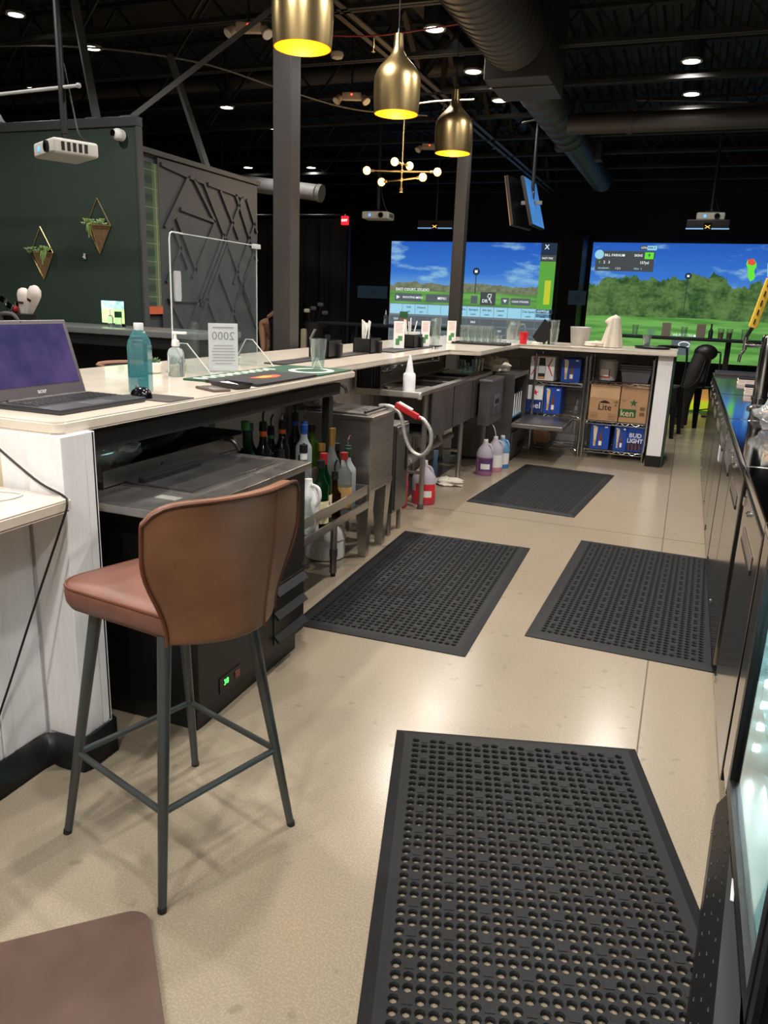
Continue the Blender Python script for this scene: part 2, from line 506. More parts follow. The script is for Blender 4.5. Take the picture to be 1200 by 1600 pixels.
downlight(-5.56, 8.9, LB+'left of the nearer dark column, upper', 40)
downlight(-5.56, 10.05, LB+'touching the left edge of the nearer dark column', 30)
downlight(-7.67, 12.95, LB+'low above the panelled wall', 30)
downlight(-6.5, 13.1, LB+'low and right of the nearer dark column', 30)
downlight(-7.32, 7.55, LB+'small and dim at far left behind the brace', 20, r=.045)
# unseen downlights added overhead and behind for brightness; one follows the stool's shadow
LO = 'white round downlight added around the bar aisle for brightness, out of the picture'
for x, y, p in ((-2.28, 4.4, 110), (-2.28, 2.0, 120), (-1.0, 2.05, 120), (-.29, 5.9, 140), (-.29, 4.4, 190), (-.29, 1.0, 100), (-2.28, -.4, 140), (-.6, -1.3, 170), (-1.7, -1.9, 150), (.9, -1.3, 120), (-4.2, 3.4, 110), (-6.2, 3.0, 60), (1.4, 2.4, 80)):
    downlight(x, y, LO, p, group='added downlights around the bar aisle')

# brass pendants
def pendant(x, y, z, label):
    t = thing('pendant_lamp', label, 'pendant lamp', (x, y, z), group='brass pendants over the bar')
    prof = [(.138, 0), (.143, .05), (.146, .12), (.146, .18), (.141, .215), (.128, .245), (.104, .275), (.076, .302), (.052, .328), (.038, .352), (.031, .38), (.028, .42), (.027, .45)]
    MB().lathe(prof, n=40, cap0=False, cap1=True).build('shade', BRASS, t)
    MB().lathe([(r-.004, z_-(.003 if i == len(prof)-1 else 0)) for i, (r, z_) in enumerate(prof)][::-1] + [(.140, 0)], n=40, cap0=False, cap1=False).build('lining', GOLD_IN, t, norm=False)
    MB().sph((0, 0, .10), .032, (1, 1, 1.3), 14).build('bulb', BULB, t)
    MB().cyl((0, 0, .14), (0, 0, .25), .018, n=12).build('lamp_holder', BLACK_P, t)
    MB().cyl((0, 0, .45), (0, 0, .48), .012, .006, n=12).cyl((0, 0, .48), (0, 0, 4.22-z), .0035, n=6).build('cord', BLACK_P, t)
    d = bpy.data.lights.new('pendant_glow', 'POINT'); d.energy = 5; d.color = (1, .68, .3); d.shadow_soft_size = .03
    o = bpy.data.objects.new('pendant_glow', d); C.objects.link(o); o.parent = t; o.location = (0, 0, .045)
pendant(-1.9, 3.72, 2.575, 'large brushed brass pendant lamp cut by the top of the picture')
pendant(-1.9, 5.02, 2.56, 'brushed brass pendant lamp in the middle of three')
pendant(-1.9, 6.30, 2.55, 'brushed brass pendant lamp farthest away, in front of the second column')

# chandelier with bare bulbs
t = thing('chandelier', 'brass rod chandelier with six glowing bare bulbs', 'chandelier', (-2.94, 8.0, 2.5))
MB().cyl((0, 0, .0), (0, 0, .04), .018, n=10).cyl((0, 0, .04), (0, 0, .72), .008, n=8).cyl((0, 0, .72), (0, 0, 1.73), .004, n=6).build('stem', BRASS, t)
for z, a, L in ((.20, .25, .33), (.12, -.45, .27), (.27, 1.3, .1)):
    d = Vector((math.cos(a), math.sin(a), 0))
    arm = MB().cyl(d*-L+Vector((0, 0, z)), d*L+Vector((0, 0, z)), .007, n=8)
    for s_ in (-1, 1): arm.cyl(d*(L*s_)+Vector((0, 0, z)), d*((L-.045)*s_)+Vector((0, 0, z)), .014, n=10)
    a_ = arm.sph((0, 0, z), .018, n=10).build('arm', BRASS, t)
    for s_ in (-1, 1):
        MB().sph(d*((L+.032)*s_)+Vector((0, 0, z)), .040, n=12).build('bulb', BULB, a_)
d = bpy.data.lights.new('chandelier_glow', 'POINT'); d.energy = 14; d.color = (1, .66, .3); d.shadow_soft_size = .25
o = bpy.data.objects.new('chandelier_glow', d); C.objects.link(o); o.parent = t; o.location = (0, 0, -.05)

# ducts
t = thing('supply_duct', 'large dark spiral duct running away along the ceiling and narrowing in steps', 'duct', (-1.60, 4.2, 3.5))
def spiral(b, y0, y1, r, step=.12):
    rings = []; y = y0
    while y < y1:
        for dy, dr in ((0, 0), (step*.86, 0), (step*.9, .008), (step*.96, .008)):
            if y+dy <= y1: rings.append((r+dr, y+dy))
        y += step
    b.skin([[b.bm.verts.new((q*math.cos(2*PI*i/32), yy, q*math.sin(2*PI*i/32))) for i in range(32)] for q, yy in rings])
b = MB(); spiral(b, -4.5, 2.65, .26); b.build('wide_section', DUCT_K, t)
MB().box(-.24, .29, 2.65, 3.4, -.30, .72, .01).build('plenum_box', mat('plenum_paint', (48, 47, 45), .55, .1, .08), t)
MB().box(-.25, .30, 2.9, 2.94, -.31, -.30).build('plenum_seam', DUCT_K, t)
b = MB(); spiral(b, 3.4, 6.2, .195, .35); b.xf(Matrix.Translation((-.06, 0, -.04))); b.build('middle_section', DUCT_K, t)
b = MB(); b.cyl((-.06, 6.2, -.04), (-.06, 6.4, -.04), .195, .175, 28).cyl((-.06, 6.4, -.04), (-.06, 9.9, -.04), .175, n=28); b.build('narrow_section', DUCT_K, t)
for y, s_ in ((3.75, -1), (5.1, 1), (6.6, -1), (7.4, 1)):
    MB().box(-.14+s_*.17, .02+s_*.17, y, y+.25, -.13, .09, .006).build('side_register', DUCT_K, t)
for y in (-3, -.5, 1.9, 4.6, 7.6):
    for a in (-.2, .2): MB().cyl((a, y, .15), (a, y, .72), .004, n=5).build('hanger_wire', BLACK_M, t)
def branch(x0, x1, y, z, r, label):
    o = MB()
    o.cyl((x0, y, z), (x1, y, z), r, n=24)
    t = thing('branch_duct', label, 'duct', (0, 0, 0))
    o.build('pipe', DUCT_K, t)
    x = x0+.6
    while x < x1:
        MB().cyl((x, y, z), (x+.05, y, z), r+.012, n=24).build('coupling', DUCT_K, t); x += 1.8
branch(-9.2, -2.0, 9.0, 3.9, .09, 'slim dark branch duct crossing the ceiling behind the pendants')
branch(-1.46, 4.4, 9.0, 3.28, .10, 'slim dark branch duct crossing at right below two downlights')
t = thing('return_duct', 'short pale grey insulated duct hanging left and right of the nearer column', 'duct', (-5.0, 10.5, 0))
MB().cyl((-2.3, .5, 3.14), (-.1, 0, 2.84), .11, n=20).build('pipe', mat('pale_grey_duct', (150, 150, 148), .5), t)
MB().cyl((-.1, 0, 2.84), (-.04, 0, 2.83), .118, n=20).build('end_ring', mat('pale_grey_duct'), t)
for a in (-1.9, -.5): MB().cyl((a, -a*.2, 2.95), (a, -a*.2, 4.22), .006, n=6).build('hanger_wire', BLACK_M, t)
t = thing('round_duct', 'fat round grey duct ending above the green wall at far left', 'duct', (-6.9, 5.9, 2.62))
MB().cyl((-1.6, 0, 0), (.7, 0, 0), .28, n=28).build('pipe', DUCT_K, t)
MB().cyl((.7, 0, 0), (.76, 0, 0), .295, n=28).build('end_ring', DUCT_K, t)
MB().bar((-.3, -.2, .3), (1.3, .1, .12), .05, .03).bar((-.1, -.1, .3), (1.9, .2, .05), .04, .03).build('strap', mat('charcoal_trim'), t)

# braces of the green partition
def brace(p0, p1, label):
    t = thing('wall_brace', label, 'brace', p0)
    MB().bar((0, 0, 0), Vector(p1)-Vector(p0), .055, .035).build('strut', mat('brace_paint', (92, 92, 92), .5), t)
    MB().box(-.05, .05, -.05, .05, -.005, .01).build('foot_plate', mat('brace_paint'), t)
brace((-4.28, 5.07, 2.63), (-4.62, 5.3, 3.5), 'charcoal steel brace leaning left from the green wall top')
brace((-3.98, 5.07, 2.63), (-2.8, 6.4, 4.1), 'long charcoal steel brace leaning right from the green wall corner')
brace((-5.2, 5.07, 2.63), (-5.9, 5.2, 3.5), 'thin charcoal brace at left behind the hanging projector')
brace((-4.08, 6.2, 2.47), (-4.5, 6.3, 3.4), 'thin charcoal brace above the panelled wall')

# ceiling cables
def cable(pts, r, m, label, name='ceiling_cable'):
    return tag(MB().tube(pts, r, 6, 6).build(name, m, None), label, 'cable')
CAB = mat('grey_cable', (120, 118, 112), .5)
cable([(-7.2, 6, 3.55), (-5.4, 6.05, 3.46), (-4.4, 6.5, 3.40), (-3.9, 7.2, 3.32), (-3.5, 8, 3.30), (-2.9, 8.6, 3.34)], .008, CAB, 'grey cable bundle drooping across the ceiling behind the hanging projector')
cable([(-2.8, 7.2, 3.1), (-2.4, 7.2, 3.14), (-2.0, 7.2, 3.14)], .008, CAB, 'short pale cable right of the nearer dark column')
cable([(-3.0, 6.2, 3.42), (-2.5, 6.25, 3.40), (-1.7, 6.3, 3.46)], .006, mat('red_cable', (150, 40, 40), .5), 'red wire pair strung across the ceiling by the middle pendant')
cable([(-2.0, 9.2, 3.36), (-1.75, 9.3, 3.42), (-1.4, 9.4, 3.5)], .008, CAB, 'grey cable bundle by the farthest brass pendant')
cable([(-.9, 9.6, 3.62), (-.2, 9.7, 3.6), (.5, 9.8, 3.58)], .006, CAB, 'thin pale wire under the right downlights')
t = thing('conduit', 'pale metal conduit crossing the hanging projector pole', 'conduit', (-4.6, 4.2, 2.62))
MB().cyl((-1.2, 0, -.06), (.93, 0, .0), .011, n=8).build('pipe', mat('pale_conduit', (150, 150, 148), .4), t)
MB().sph((.93, 0, 0), .017, n=8).build('end_fitting', mat('pale_conduit'), t)

# emergency lights
def emergency(x, y, z, label):
    t = thing('emergency_light', label, 'emergency light', (x, y, z), .3)
    WP = mat('ivory_plastic', (196, 178, 156), .5)
    MB().box(-.10, .10, -.03, .03, -.03, .045, .012).build('body', WP, t)
    for s_ in (-1, 1):
        h = MB().cyl((s_*.12, 0, 0), (s_*.155, -.03, -.045), .034, .044, n=14).build('lamp_head', WP, t)
        MB().cyl((s_*.155, -.03, -.045), (s_*.157, -.032, -.048), .038, n=14).build('lens', mat('clear_lens', (230, 220, 200), .2), h)
    MB().cyl((0, -.03, .02), (0, -.034, .02), .007, n=8).build('indicator', mat('red_led', (255, 40, 30), .4, 0, 0, emit=12, ecol=(255, 50, 30)), t)
    MB().cyl((0, 0, .04), (0, 0, .82), .01, n=8).build('mount', BLACK_M, t)
emergency(-3.46, 5.87, 3.4, 'twin head emergency light upper left of the big pendant')
emergency(-3.5, 7.96, 3.4, 'twin head emergency light with red glow between column and middle pendant')
emergency(-3.52, 10.6, 3.4, 'small twin head emergency light left of the farthest pendant')
t = thing('smoke_detector', 'round ivory smoke detector under the girder by the big pendant', 'smoke detector', (-3.0, 6.5, 3.36))
MB().lathe([(.02, -.03), (.045, -.022), (.055, 0), (.05, .02)], n=18).build('body', mat('ivory_plastic'), t)
MB().cyl((0, 0, .02), (0, 0, .15), .012, n=8).build('mount', BLACK_M, t)
for i, (x, y) in enumerate(((-2.72, 6.6), (-2.72, 8.6), (-2.7, 10.8))):
    t = thing('sprinkler_head', 'small brass sprinkler head below the girder, ' + ('nearest', 'middle', 'farthest')[i] + ' of three', 'sprinkler', (x, y, 3.42))
    MB().cyl((0, 0, 0), (0, 0, .08), .008, n=8).build('body', BRASS, t)
    MB().lathe([(.004, -.03), (.018, -.028), (.004, -.024), (.004, 0)], n=10).build('deflector', BRASS, t)

# exit sign
t = thing('exit_sign', 'red lit exit sign above the far black curtain', 'exit sign', (-5.3, 11.9, 2.55))
MB().box(-.06, .06, -.02, .02, 0, .13, .006).build('body', mat('exit_red', (220, 40, 50), .4, 0, 0, emit=1.6, ecol=(230, 30, 40)), t)
MB().text('EXIT', .05, TM((0, -.0205, .065), *FACE_CAM)).build('lettering', mat('exit_letters', (255, 220, 220), .4, 0, 0, emit=4, ecol=(255, 200, 200)), t, False)
MB().cyl((0, 0, .13), (0, 0, .16), .012, n=8).build('mount', WHITE_P, t)

# projectors
PROJ = mat('pale_grey_projector', (188, 186, 178), .45, 0, .03)
def projector(x, y, z, ztop, rz, label, wd=.36, body=PROJ, gold=False):
    t = thing('projector', label, 'projector', (x, y, z), rz)
    MB().box(-wd/2, wd/2, -.14, .14, -.045, .045, .018, 3).build('body', body, t)
    l = MB().cyl((wd*.22, -.14, 0), (wd*.22, -.155, 0), .034, n=18).build('lens_ring', BLACK_P, t)
    MB().cyl((wd*.22, -.155, 0), (wd*.22, -.158, 0), .024, n=16).build('lens', mat('gold_lens', (220, 180, 90), .1, .8, 0) if gold else BLACK_G, l)
    MB().cyl((-wd*.2, -.1405, .0), (-wd*.2, -.143, .0), .018, n=14).build('indicator', mat('blue_lamp', (90, 160, 255), .4, 0, 0, emit=1.2), t)
    v = MB()
    for k in range(5): v.box(wd/2-.002, wd/2+.002, -.09+.035*k, -.07+.035*k, -.025, .025)
    v.build('vent_slots', BLACK_P, t, False)
    m = MB().box(-.07, .07, -.07, .07, .05, .065).box(-.015, .015, -.015, .015, .06, .12)
    for a in (-1, 1):
        for b_ in (-1, 1): m.bar((a*.05, b_*.05, .05), (a*.12, b_*.09, .04), .018, .008)
    m.build('bracket', BLACK_M, t)
    MB().cyl((0, 0, .1), (0, 0, ztop-z), .021, n=12).build('pole', BLACK_M, t)
    MB().tube([(0, .02, .5), (.03, .05, .25), (.08, .06, .1), (.14, .1, .04)], .006, 6, 5).build('cable', BLACK_P, t)
    return t
projector(-3.80, 4.2, 2.255, 4.2, R_(-28), 'pale projector on a black pole in front of the dark green wall')
projector(-3.98, 10, 2.48, 4.2, R_(4), 'pale projector hanging left of the second column above the left screen')
projector(.07, 11, 2.57, 4.2, R_(0), 'pale projector hanging in front of the right golf screen', .33)
def tracker(x, y, z, label, hang):
    t = thing('launch_monitor', label, 'sensor', (x, y, z))
    MB().box(-.25, .25, -.06, .06, -.05, .06, .012).build('body', BLACK_P, t)
    MB().box(-.25, .25, -.064, -.058, -.055, -.042).build('light_strip', mat('cyan_strip', (120, 170, 220), .4, 0, 0, emit=.7), t)
    MB().box(-.045, .045, -.066, -.06, -.06, .02).build('badge', BLACK_G, t)
    e = MB().bar((-.028, -.067, -.045), (.028, -.067, -.01), .004, .014, up=(0, 1, 0)).bar((-.028, -.067, -.01), (.028, -.067, -.045), .004, .014, up=(0, 1, 0))
    e.build('emblem', mat('amber_mark', (255, 190, 90), .4, 0, 0, emit=2.), t, False)
    MB().cyl((0, 0, .06), (0, 0, hang-z), .012, n=8).build('pole', BLACK_M, t)
tracker(.05, 10.9, 2.47, 'black overhead launch monitor with glowing cross emblem under the right projector', 2.52)
tracker(-3.5, 11.0, 2.47, 'black overhead launch monitor with gold lens left of the second column', 4.2)

# two hanging televisions, back to back
t = thing('hanging_television', 'pair mount thin television showing sky, hanging face down right of the farthest pendant', 'television', (-1.80, 9.5, 2.32), R_(62))
MB().box(-.30, .30, -.02, .02, -.02, .52, .006).build('housing', BLACK_P, t)
MB().box(-.29, .29, -.0215, -.019, -.01, .51).build('screen', mat('tv_picture', (60, 120, 190), .3, 0, .4, 4, emit=.5, ecol=(70, 130, 200)), t)
t.rotation_euler = (R_(-16), 0, R_(87))
t2 = thing('hanging_television', 'thin black television seen edge on with lit bezel, left one of the hanging pair', 'television', (-1.98, 9.5, 2.32), 0)
MB().box(-.30, .30, -.02, .02, -.02, .52, .006).build('housing', BLACK_P, t2)
MB().box(-.302, .302, -.022, -.016, -.022, .522).build('bezel', mat('warm_bezel', (150, 130, 110), .3, .6, 0), t2)
t2.rotation_euler = (R_(12), 0, R_(-100))
t3 = thing('television_mount', 'black pole mount between the two hanging televisions', 'mount', (-1.88, 9.5, 2.45))
MB().cyl((0, 0, .2), (0, 0, 1.75), .02, n=10).build('pole', BLACK_M, t3)
MB().box(-.12, .12, -.02, .02, .1, .14).box(-.02, .02, -.03, .03, 0, .24, .004).build('bracket', STEEL_D, t3)

# dome camera on the green wall
t = thing('security_camera', 'white ball security camera high on the green wall end', 'camera', (-4.0, 4.99, 2.5))
MB().cyl((0, 0, 0), (0, -.03, 0), .04, n=20).build('base', WHITE_P, t)
MB().sph((0, -.04, 0), .042, n=18).build('ball', WHITE_P, t)
MB().cyl((-.012, -.075, .004), (-.014, -.084, .004), .022, n=16).build('lens', BLACK_G, t)
# ------------------------------------------------------------------ perforated rubber mats
MW, ML, NC, NR = .804, 1.62, 24, 50
def mat_mesh():
    b = MB(); bm = b.bm
    t, bw = .012, .055
    p = (MW-2*bw)/NC; q = (ML-2*bw)/NR
    def hole(cx, cy):
        n = 8; hx, hy = p/2, q/2
        sq = [(hx, 0), (hx, hy), (0, hy), (-hx, hy), (-hx, 0), (-hx, -hy), (0, -hy), (hx, -hy)]
        o = [bm.verts.new((cx+a, cy+c, t)) for a, c in sq]
        r1, r2 = .0125, .0095
        r = [[bm.verts.new((cx+rr*math.cos(2*PI*i/n), cy+rr*math.sin(2*PI*i/n), zz)) for i in range(n)] for rr, zz in ((r1, t), (r2, t-.004), (r2, .0005))]
        for i in range(n):
            j = (i+1) % n
            bm.faces.new((o[i], o[j], r[0][j], r[0][i]))
            bm.faces.new((r[0][i], r[0][j], r[1][j], r[1][i]))
            bm.faces.new((r[1][i], r[1][j], r[2][j], r[2][i]))
    def solid(cx, cy):
        b.poly([(cx-p/2, cy-q/2, t), (cx+p/2, cy-q/2, t), (cx+p/2, cy+q/2, t), (cx-p/2, cy+q/2, t)])
        s_ = .0115
        b.box(cx-s_, cx+s_, cy-s_, cy+s_, t-.001, t+.0012)
    for i in range(NC):
        for j in range(NR):
            cx = -MW/2+bw+(i+.5)*p; cy = -ML/2+bw+(j+.5)*q
            if i % 3 == 1 and j % 3 == 1: solid(cx, cy)
            else: hole(cx, cy)
    # bevelled border
    W, L = MW/2, ML/2; w, l = W-bw, L-bw
    for (ax, ay), (bx, by) in (((-1, -1), (1, -1)), ((1, -1), (1, 1)), ((1, 1), (-1, 1)), ((-1, 1), (-1, -1))):
        O = [(ax*W, ay*L), (bx*W, by*L)]; M_ = [(ax*(W-.03), ay*(L-.03)), (bx*(W-.03), by*(L-.03))]; I = [(ax*w, ay*l), (bx*w, by*l)]
        b.poly([(*O[0], .003), (*O[1], .003), (*M_[1], t), (*M_[0], t)])
        b.poly([(*M_[0], t), (*M_[1], t), (*I[1], t), (*I[0], t)])
        b.poly([(*O[0], 0), (*O[1], 0), (*O[1], .003), (*O[0], .003)])
    me = bpy.data.meshes.new('rubber_mat'); bm.to_mesh(me); bm.free(); me.materials.append(RUBBER)
    return me
mm = mat_mesh()
for x, y, a, lab in ((-.15, 1.573, R_(16.0), 'black perforated rubber floor mat nearest the camera'),
                     (-1.115, 3.70, R_(1.2), 'black perforated rubber floor mat beside the ice bin'),
                     (-.085, 4.02, R_(-1.6), 'black perforated rubber floor mat against the dark cooler doors'),
                     (-.917, 6.22, R_(-4.7), 'black perforated rubber floor mat farthest away near the wire shelves')):
    o = bpy.data.objects.new('rubber_floor_mat', mm); C.objects.link(o)
    o.location = (x, y, .001); o.rotation_euler = (0, 0, a)
    tag(o, lab, 'floor mat', 'perforated rubber mats on the aisle floor')

# brown chair mat corner at bottom left
def rounded(x0, x1, y0, y1, r, n=7):
    P = []
    for cx, cy, a0 in ((x1-r, y1-r, 0), (x0+r, y1-r, 90), (x0+r, y0+r, 180), (x1-r, y0+r, 270)):
        for k in range(n+1):
            a = R_(a0+90*k/n); P.append((cx+r*math.cos(a), cy+r*math.sin(a)))
    return P
o = MB().prism([(x, y, 0) for x, y in rounded(-1.0, 0, -.8, 0, .05)], (0, 0, .02)).build('brown_floor_board', mat('brown_laminate', (88, 68, 60), .3, 0, .15, 4), None)
o.location = (-1.02, 1.235, .0); o.rotation_euler = (0, 0, R_(43))
tag(o, 'glossy dark brown board with rounded corner lying at bottom left', 'board')
# ------------------------------------------------------------------ bar counters
def slab(pts, z0, z1, label, name='bar_counter', bev=.006, m=None):
    b = MB().prism([(x, y, z0) for x, y in pts], (0, 0, z1-z0))
    bmesh.ops.bevel(b.bm, geom=[e for e in b.bm.edges if abs(e.verts[0].co.z-e.verts[1].co.z) < 1e-6], offset=bev, segments=2, affect='EDGES')
    return tag(b.build(name, m or QUARTZ), label, 'counter')
def corner(cx, cy, r, a0, n=5): return [(cx+r*math.cos(R_(a0+90*k/n)), cy+r*math.sin(R_(a0+90*k/n))) for k in range(n+1)]
slab([(-2.62, 1.655)] + corner(-1.625, 1.69, .035, 270) + [(-1.59, 3.74), (-2.62, 3.74)], 1.031, 1.067, 'pale quartz bar top holding the laptop and bottle')
slab([(-2.62, 3.745), (-1.76, 3.745), (-1.76, 6.05), (-1.50, 6.05), (-1.50, 7.55), (-.07, 7.55), (-.07, 8.42), (-2.62, 8.42)], 1.031, 1.067, 'pale quartz bar top carrying the black caddies and continuing round the far corner')
slab([(-2.5, -1.2), (-1.53, -1.2)] + corner(-1.55, 1.613, .02, 0) + [(-2.5, 1.633)], .832, .868, 'lower quartz desk shelf at the left edge', 'desk_shelf')

# bar body: walls under the counters
wb = MB().box(-2.62, -1.62, 1.70, 1.79, 0, 1.03).build('wall_bar_end', CREAM, smooth=False); struct(wb)
b = MB().box(-2.22, -2.10, 1.79, 6.9, 0, 1.03).build('wall_bar_inner', mat('pale_grey_board', (232, 232, 230), .5), smooth=False); struct(b)
MB().box(-2.235, -2.22, 1.79, 6.9, 0, 1.03).build('outer_panel', BLACK_M, b, False)
wl = MB().box(-1.83, -1.712, -1.2, 1.70, 0, .832).build('wall_desk_front', WHITE_PAINT, smooth=False); struct(wl)
y = 1.632
while y > -.9:
    MB().box(-1.712, -1.697, y-.128, y-.002, .1, .832, .002).build('board', WHITE_PAINT, wl)
    MB().box(-1.712, -1.693, y-.165, y-.130, .1, .832, .002).build('board', WHITE_PAINT, wl)
    y -= .167
# white corner post of panelled boards
cp = MB().box(-1.80, -1.575, 1.648, 1.762, .0, 1.031).build('wall_corner_post', WHITE_PAINT, smooth=False); struct(cp)
MB().box(-1.692, -1.567, 1.638, 1.648, .1, 1.031, .002).build('board', WHITE_PAINT, cp)
MB().box(-1.575, -1.566, 1.640, 1.730, .1, 1.031, .002).build('board', WHITE_PAINT, cp)
MB().box(-1.575, -1.568, 1.733, 1.770, .1, 1.031, .002).build('board', WHITE_PAINT, cp)
MB().box(-1.8, -1.568, 1.762, 1.772, .0, 1.031).build('board', WHITE_PAINT, cp)
COVE = mat('black_cove_base', (20, 20, 21), .4)
cv = [(-1.688, -1.2), (-1.688, 1.58), (-1.680, 1.615), (-1.655, 1.627), (-1.60, 1.627), (-1.566, 1.635), (-1.556, 1.66), (-1.556, 1.775), (-1.62, 1.80)]
bb = MB()
rings = []
for x, y in cv: rings.append((x, y))
for (xa, ya), (xb, yb) in zip(rings, rings[1:]):
    for (o0, z0), (o1, z1) in (((.0, .105), (.0, .03)), ((.0, .03), (.022, .002))):
        bb.poly([(xa+o0*.8, ya-o0*.8 if xa > -1.68 else ya, z0), (xb+o0*.8, yb-o0*.8 if xb > -1.68 else yb, z0), (xb+o1*.8, yb-o1*.8 if xb > -1.68 else yb, z1), (xa+o1*.8, ya-o1*.8 if xa > -1.68 else ya, z1)])
bmesh.ops.remove_doubles(bb.bm, verts=bb.bm.verts, dist=1e-4)
struct(bb.build('baseboard_desk', COVE, solid=.006))

# steel bar frame under the counter
t = thing('bar_support_frame', 'black steel support frame under the near bar top edge', 'frame', (-1.645, 1.78, 0))
MB().box(-.02, .02, .0, 1.86, .955, 1.012, .003).build('beam', BLACK_M, t)
MB().box(-.045, -.005, 1.78, 1.83, .602, .945, .003).build('leg', BLACK_M, t)
MB().box(-.43, -.02, 1.79, 1.82, .96, 1.0, .003).build('arm', BLACK_M, t)

# far leg of the bar: tiled inner wall, white end post
wt = MB().box(-2.1, -.22, 8.20, 8.30, 0, 1.03).build('wall_far_bar', mat('grout_grey', (120, 118, 114), .7), smooth=False); struct(wt)
TILE = [mat('grey_tile_a', (150, 148, 144), .35, 0, .05), mat('grey_tile_b', (138, 136, 133), .35, 0, .05), mat('grey_tile_c', (160, 158, 153), .35, 0, .05)]
tm = []
for m_ in TILE:
    b = MB().box(-.149, .149, -.008, 0, -.073, .073, .003)
    o_ = b.build('tile', m_, wt); tm.append(o_.data); bpy.data.objects.remove(o_)
for r in range(7):
    for k in range(7):
        x = -2.05+.302*k+(.15 if r % 2 else 0)+.15
        if x > -.36: continue
        o_ = bpy.data.objects.new('tile', random.choice(tm)); C.objects.link(o_); o_.parent = wt; o_.location = (x, 8.2, .075+.149*r)
we = MB().box(-.225, -.095, 7.62, 8.35, .105, 1.031).build('wall_end_post', WHITE_PAINT, smooth=False); struct(we)
MB().box(-.225, -.095, 7.613, 7.62, .105, 1.031, .002).build('board', WHITE_PAINT, we)
MB().box(-.095, -.075, 7.63, 8.36, .0, 1.031).build('side_panel', mat('dark_green_panel', (38, 62, 48), .5), we, False)
struct(MB().box(-.23, -.093, 7.606, 8.34, 0, .105, .004).build('baseboard_end_post', COVE))

# ------------------------------------------------------------------ brown leather bar stool
LEATHER = mat('brown_leather', (112, 74, 50), .42, 0, .16, 7, bump=.12, bscale=220, rvar=.15)
LEATHER2 = mat('reddish_brown_leather', (108, 70, 57), .45, 0, .14, 8, bump=.12, bscale=220, rvar=.12)
PIPING = mat('dark_brown_piping', (92, 52, 34), .45)
LEGM = mat('gunmetal_steel', (84, 88, 88), .38, .7, .06)
st = thing('bar_stool', 'brown leather bar stool with winged back and four slim grey legs', 'stool', (-1.13, 1.52, 0), R_(72))
def seat_outline(k, z, dy=0.):
    P = rounded_trap(.205*k, .155*k, .225*k, -.215*k, .075*k)
    return [(x+.01, y+dy, z) for x, y in P]
def rounded_trap(wf, wb_, yf, yb, r, n=6):
    P = []
    for cx, cy, a0 in ((wf-r, yf-r, 0), (-wf+r, yf-r, 90), (-wb_+r, yb+r, 180), (wb_-r, yb+r, 270)):
        for k in range(n+1):
            a = R_(a0+90*k/n); P.append((cx+r*math.cos(a), cy+r*math.sin(a)))
    return P
b = MB()
b.skin([[b.bm.verts.new(p) for p in seat_outline(k, z)] for k, z in ((.82, .658), (.95, .662), (.99, .678), (1., .70), (.985, .716), (.95, .722), (.7, .727), (.35, .729), (.02, .730))])
seat = b.build('seat', LEATHER2, st, ang=60)
b = MB(); b.tube(seat_outline(.985, .718), .004, 6, closed=True); b.build('piping', PIPING, seat)
def wsm(t): t = max(0, min(1, t)); return t*t*(3-2*t)
def back_pt(u, v, off=0.):
    w_ = .165 + .012*math.cos(v*PI)*0 + .066*wsm((v-.05)/.70)
    H = .345-.045*abs(u)**9
    x = .018+w_*u
    y = -(.262-.085*u*u) - .02*v + .03*(1-v)*0
    z = .655+H*v
    return Vector((x, y, z))
b = MB()
b.grid(lambda i, j: back_pt(2*i-1, j), 28, 16)
bk = b.build('backrest', LEATHER, st, ang=60)
md = bk.modifiers.new('solid', 'SOLIDIFY'); md.thickness = .034; md.offset = -1
md = bk.modifiers.new('round', 'BEVEL'); md.width = .010; md.segments = 3; md.limit_method = 'ANGLE'; md.angle_limit = R_(50)
edge = [back_pt(-1, j/14) for j in range(15)] + [back_pt(-1+2*i/24, 1) for i in range(1, 24)] + [back_pt(1, 1-j/14) for j in range(15)]
MB().tube([p+Vector((0, -.002, 0)) for p in edge], .0042, 6).build('piping', PIPING, bk)
MB().tube([back_pt(.40-.02*(j/12), j/12)+Vector((0, -.0015, .0)) for j in range(13)], .0022, 6).build('seam', PIPING, bk)
for s_ in (-1, 1):
    for q in (-1, 1):
        MB().cyl((s_*.212, q*.212, .004), (s_*.125, q*.14, .665), .0105, .0165, n=14).build('leg', LEGM, st)
        MB().cyl((s_*.2135, q*.2132, 0), (s_*.2118, q*.2118, .012), .0118, n=12).build('foot_cap', BLACK_P, st)
k_ = .2435
a = .212-(.087)*k_/.665; c_ = .212-.072*k_/.665
for p0, p1 in (((-a, -c_), (a, -c_)), ((a, -c_), (a, c_)), ((a, c_), (-a, c_)), ((-a, c_), (-a, -c_))):
    MB().cyl((*p0, k_), (*p1, k_), .0085, n=10).build('footrest', LEGM, st)
MB().box(-.12, .12, -.12, .12, .645, .66).build('seat_plate', BLACK_M, st)

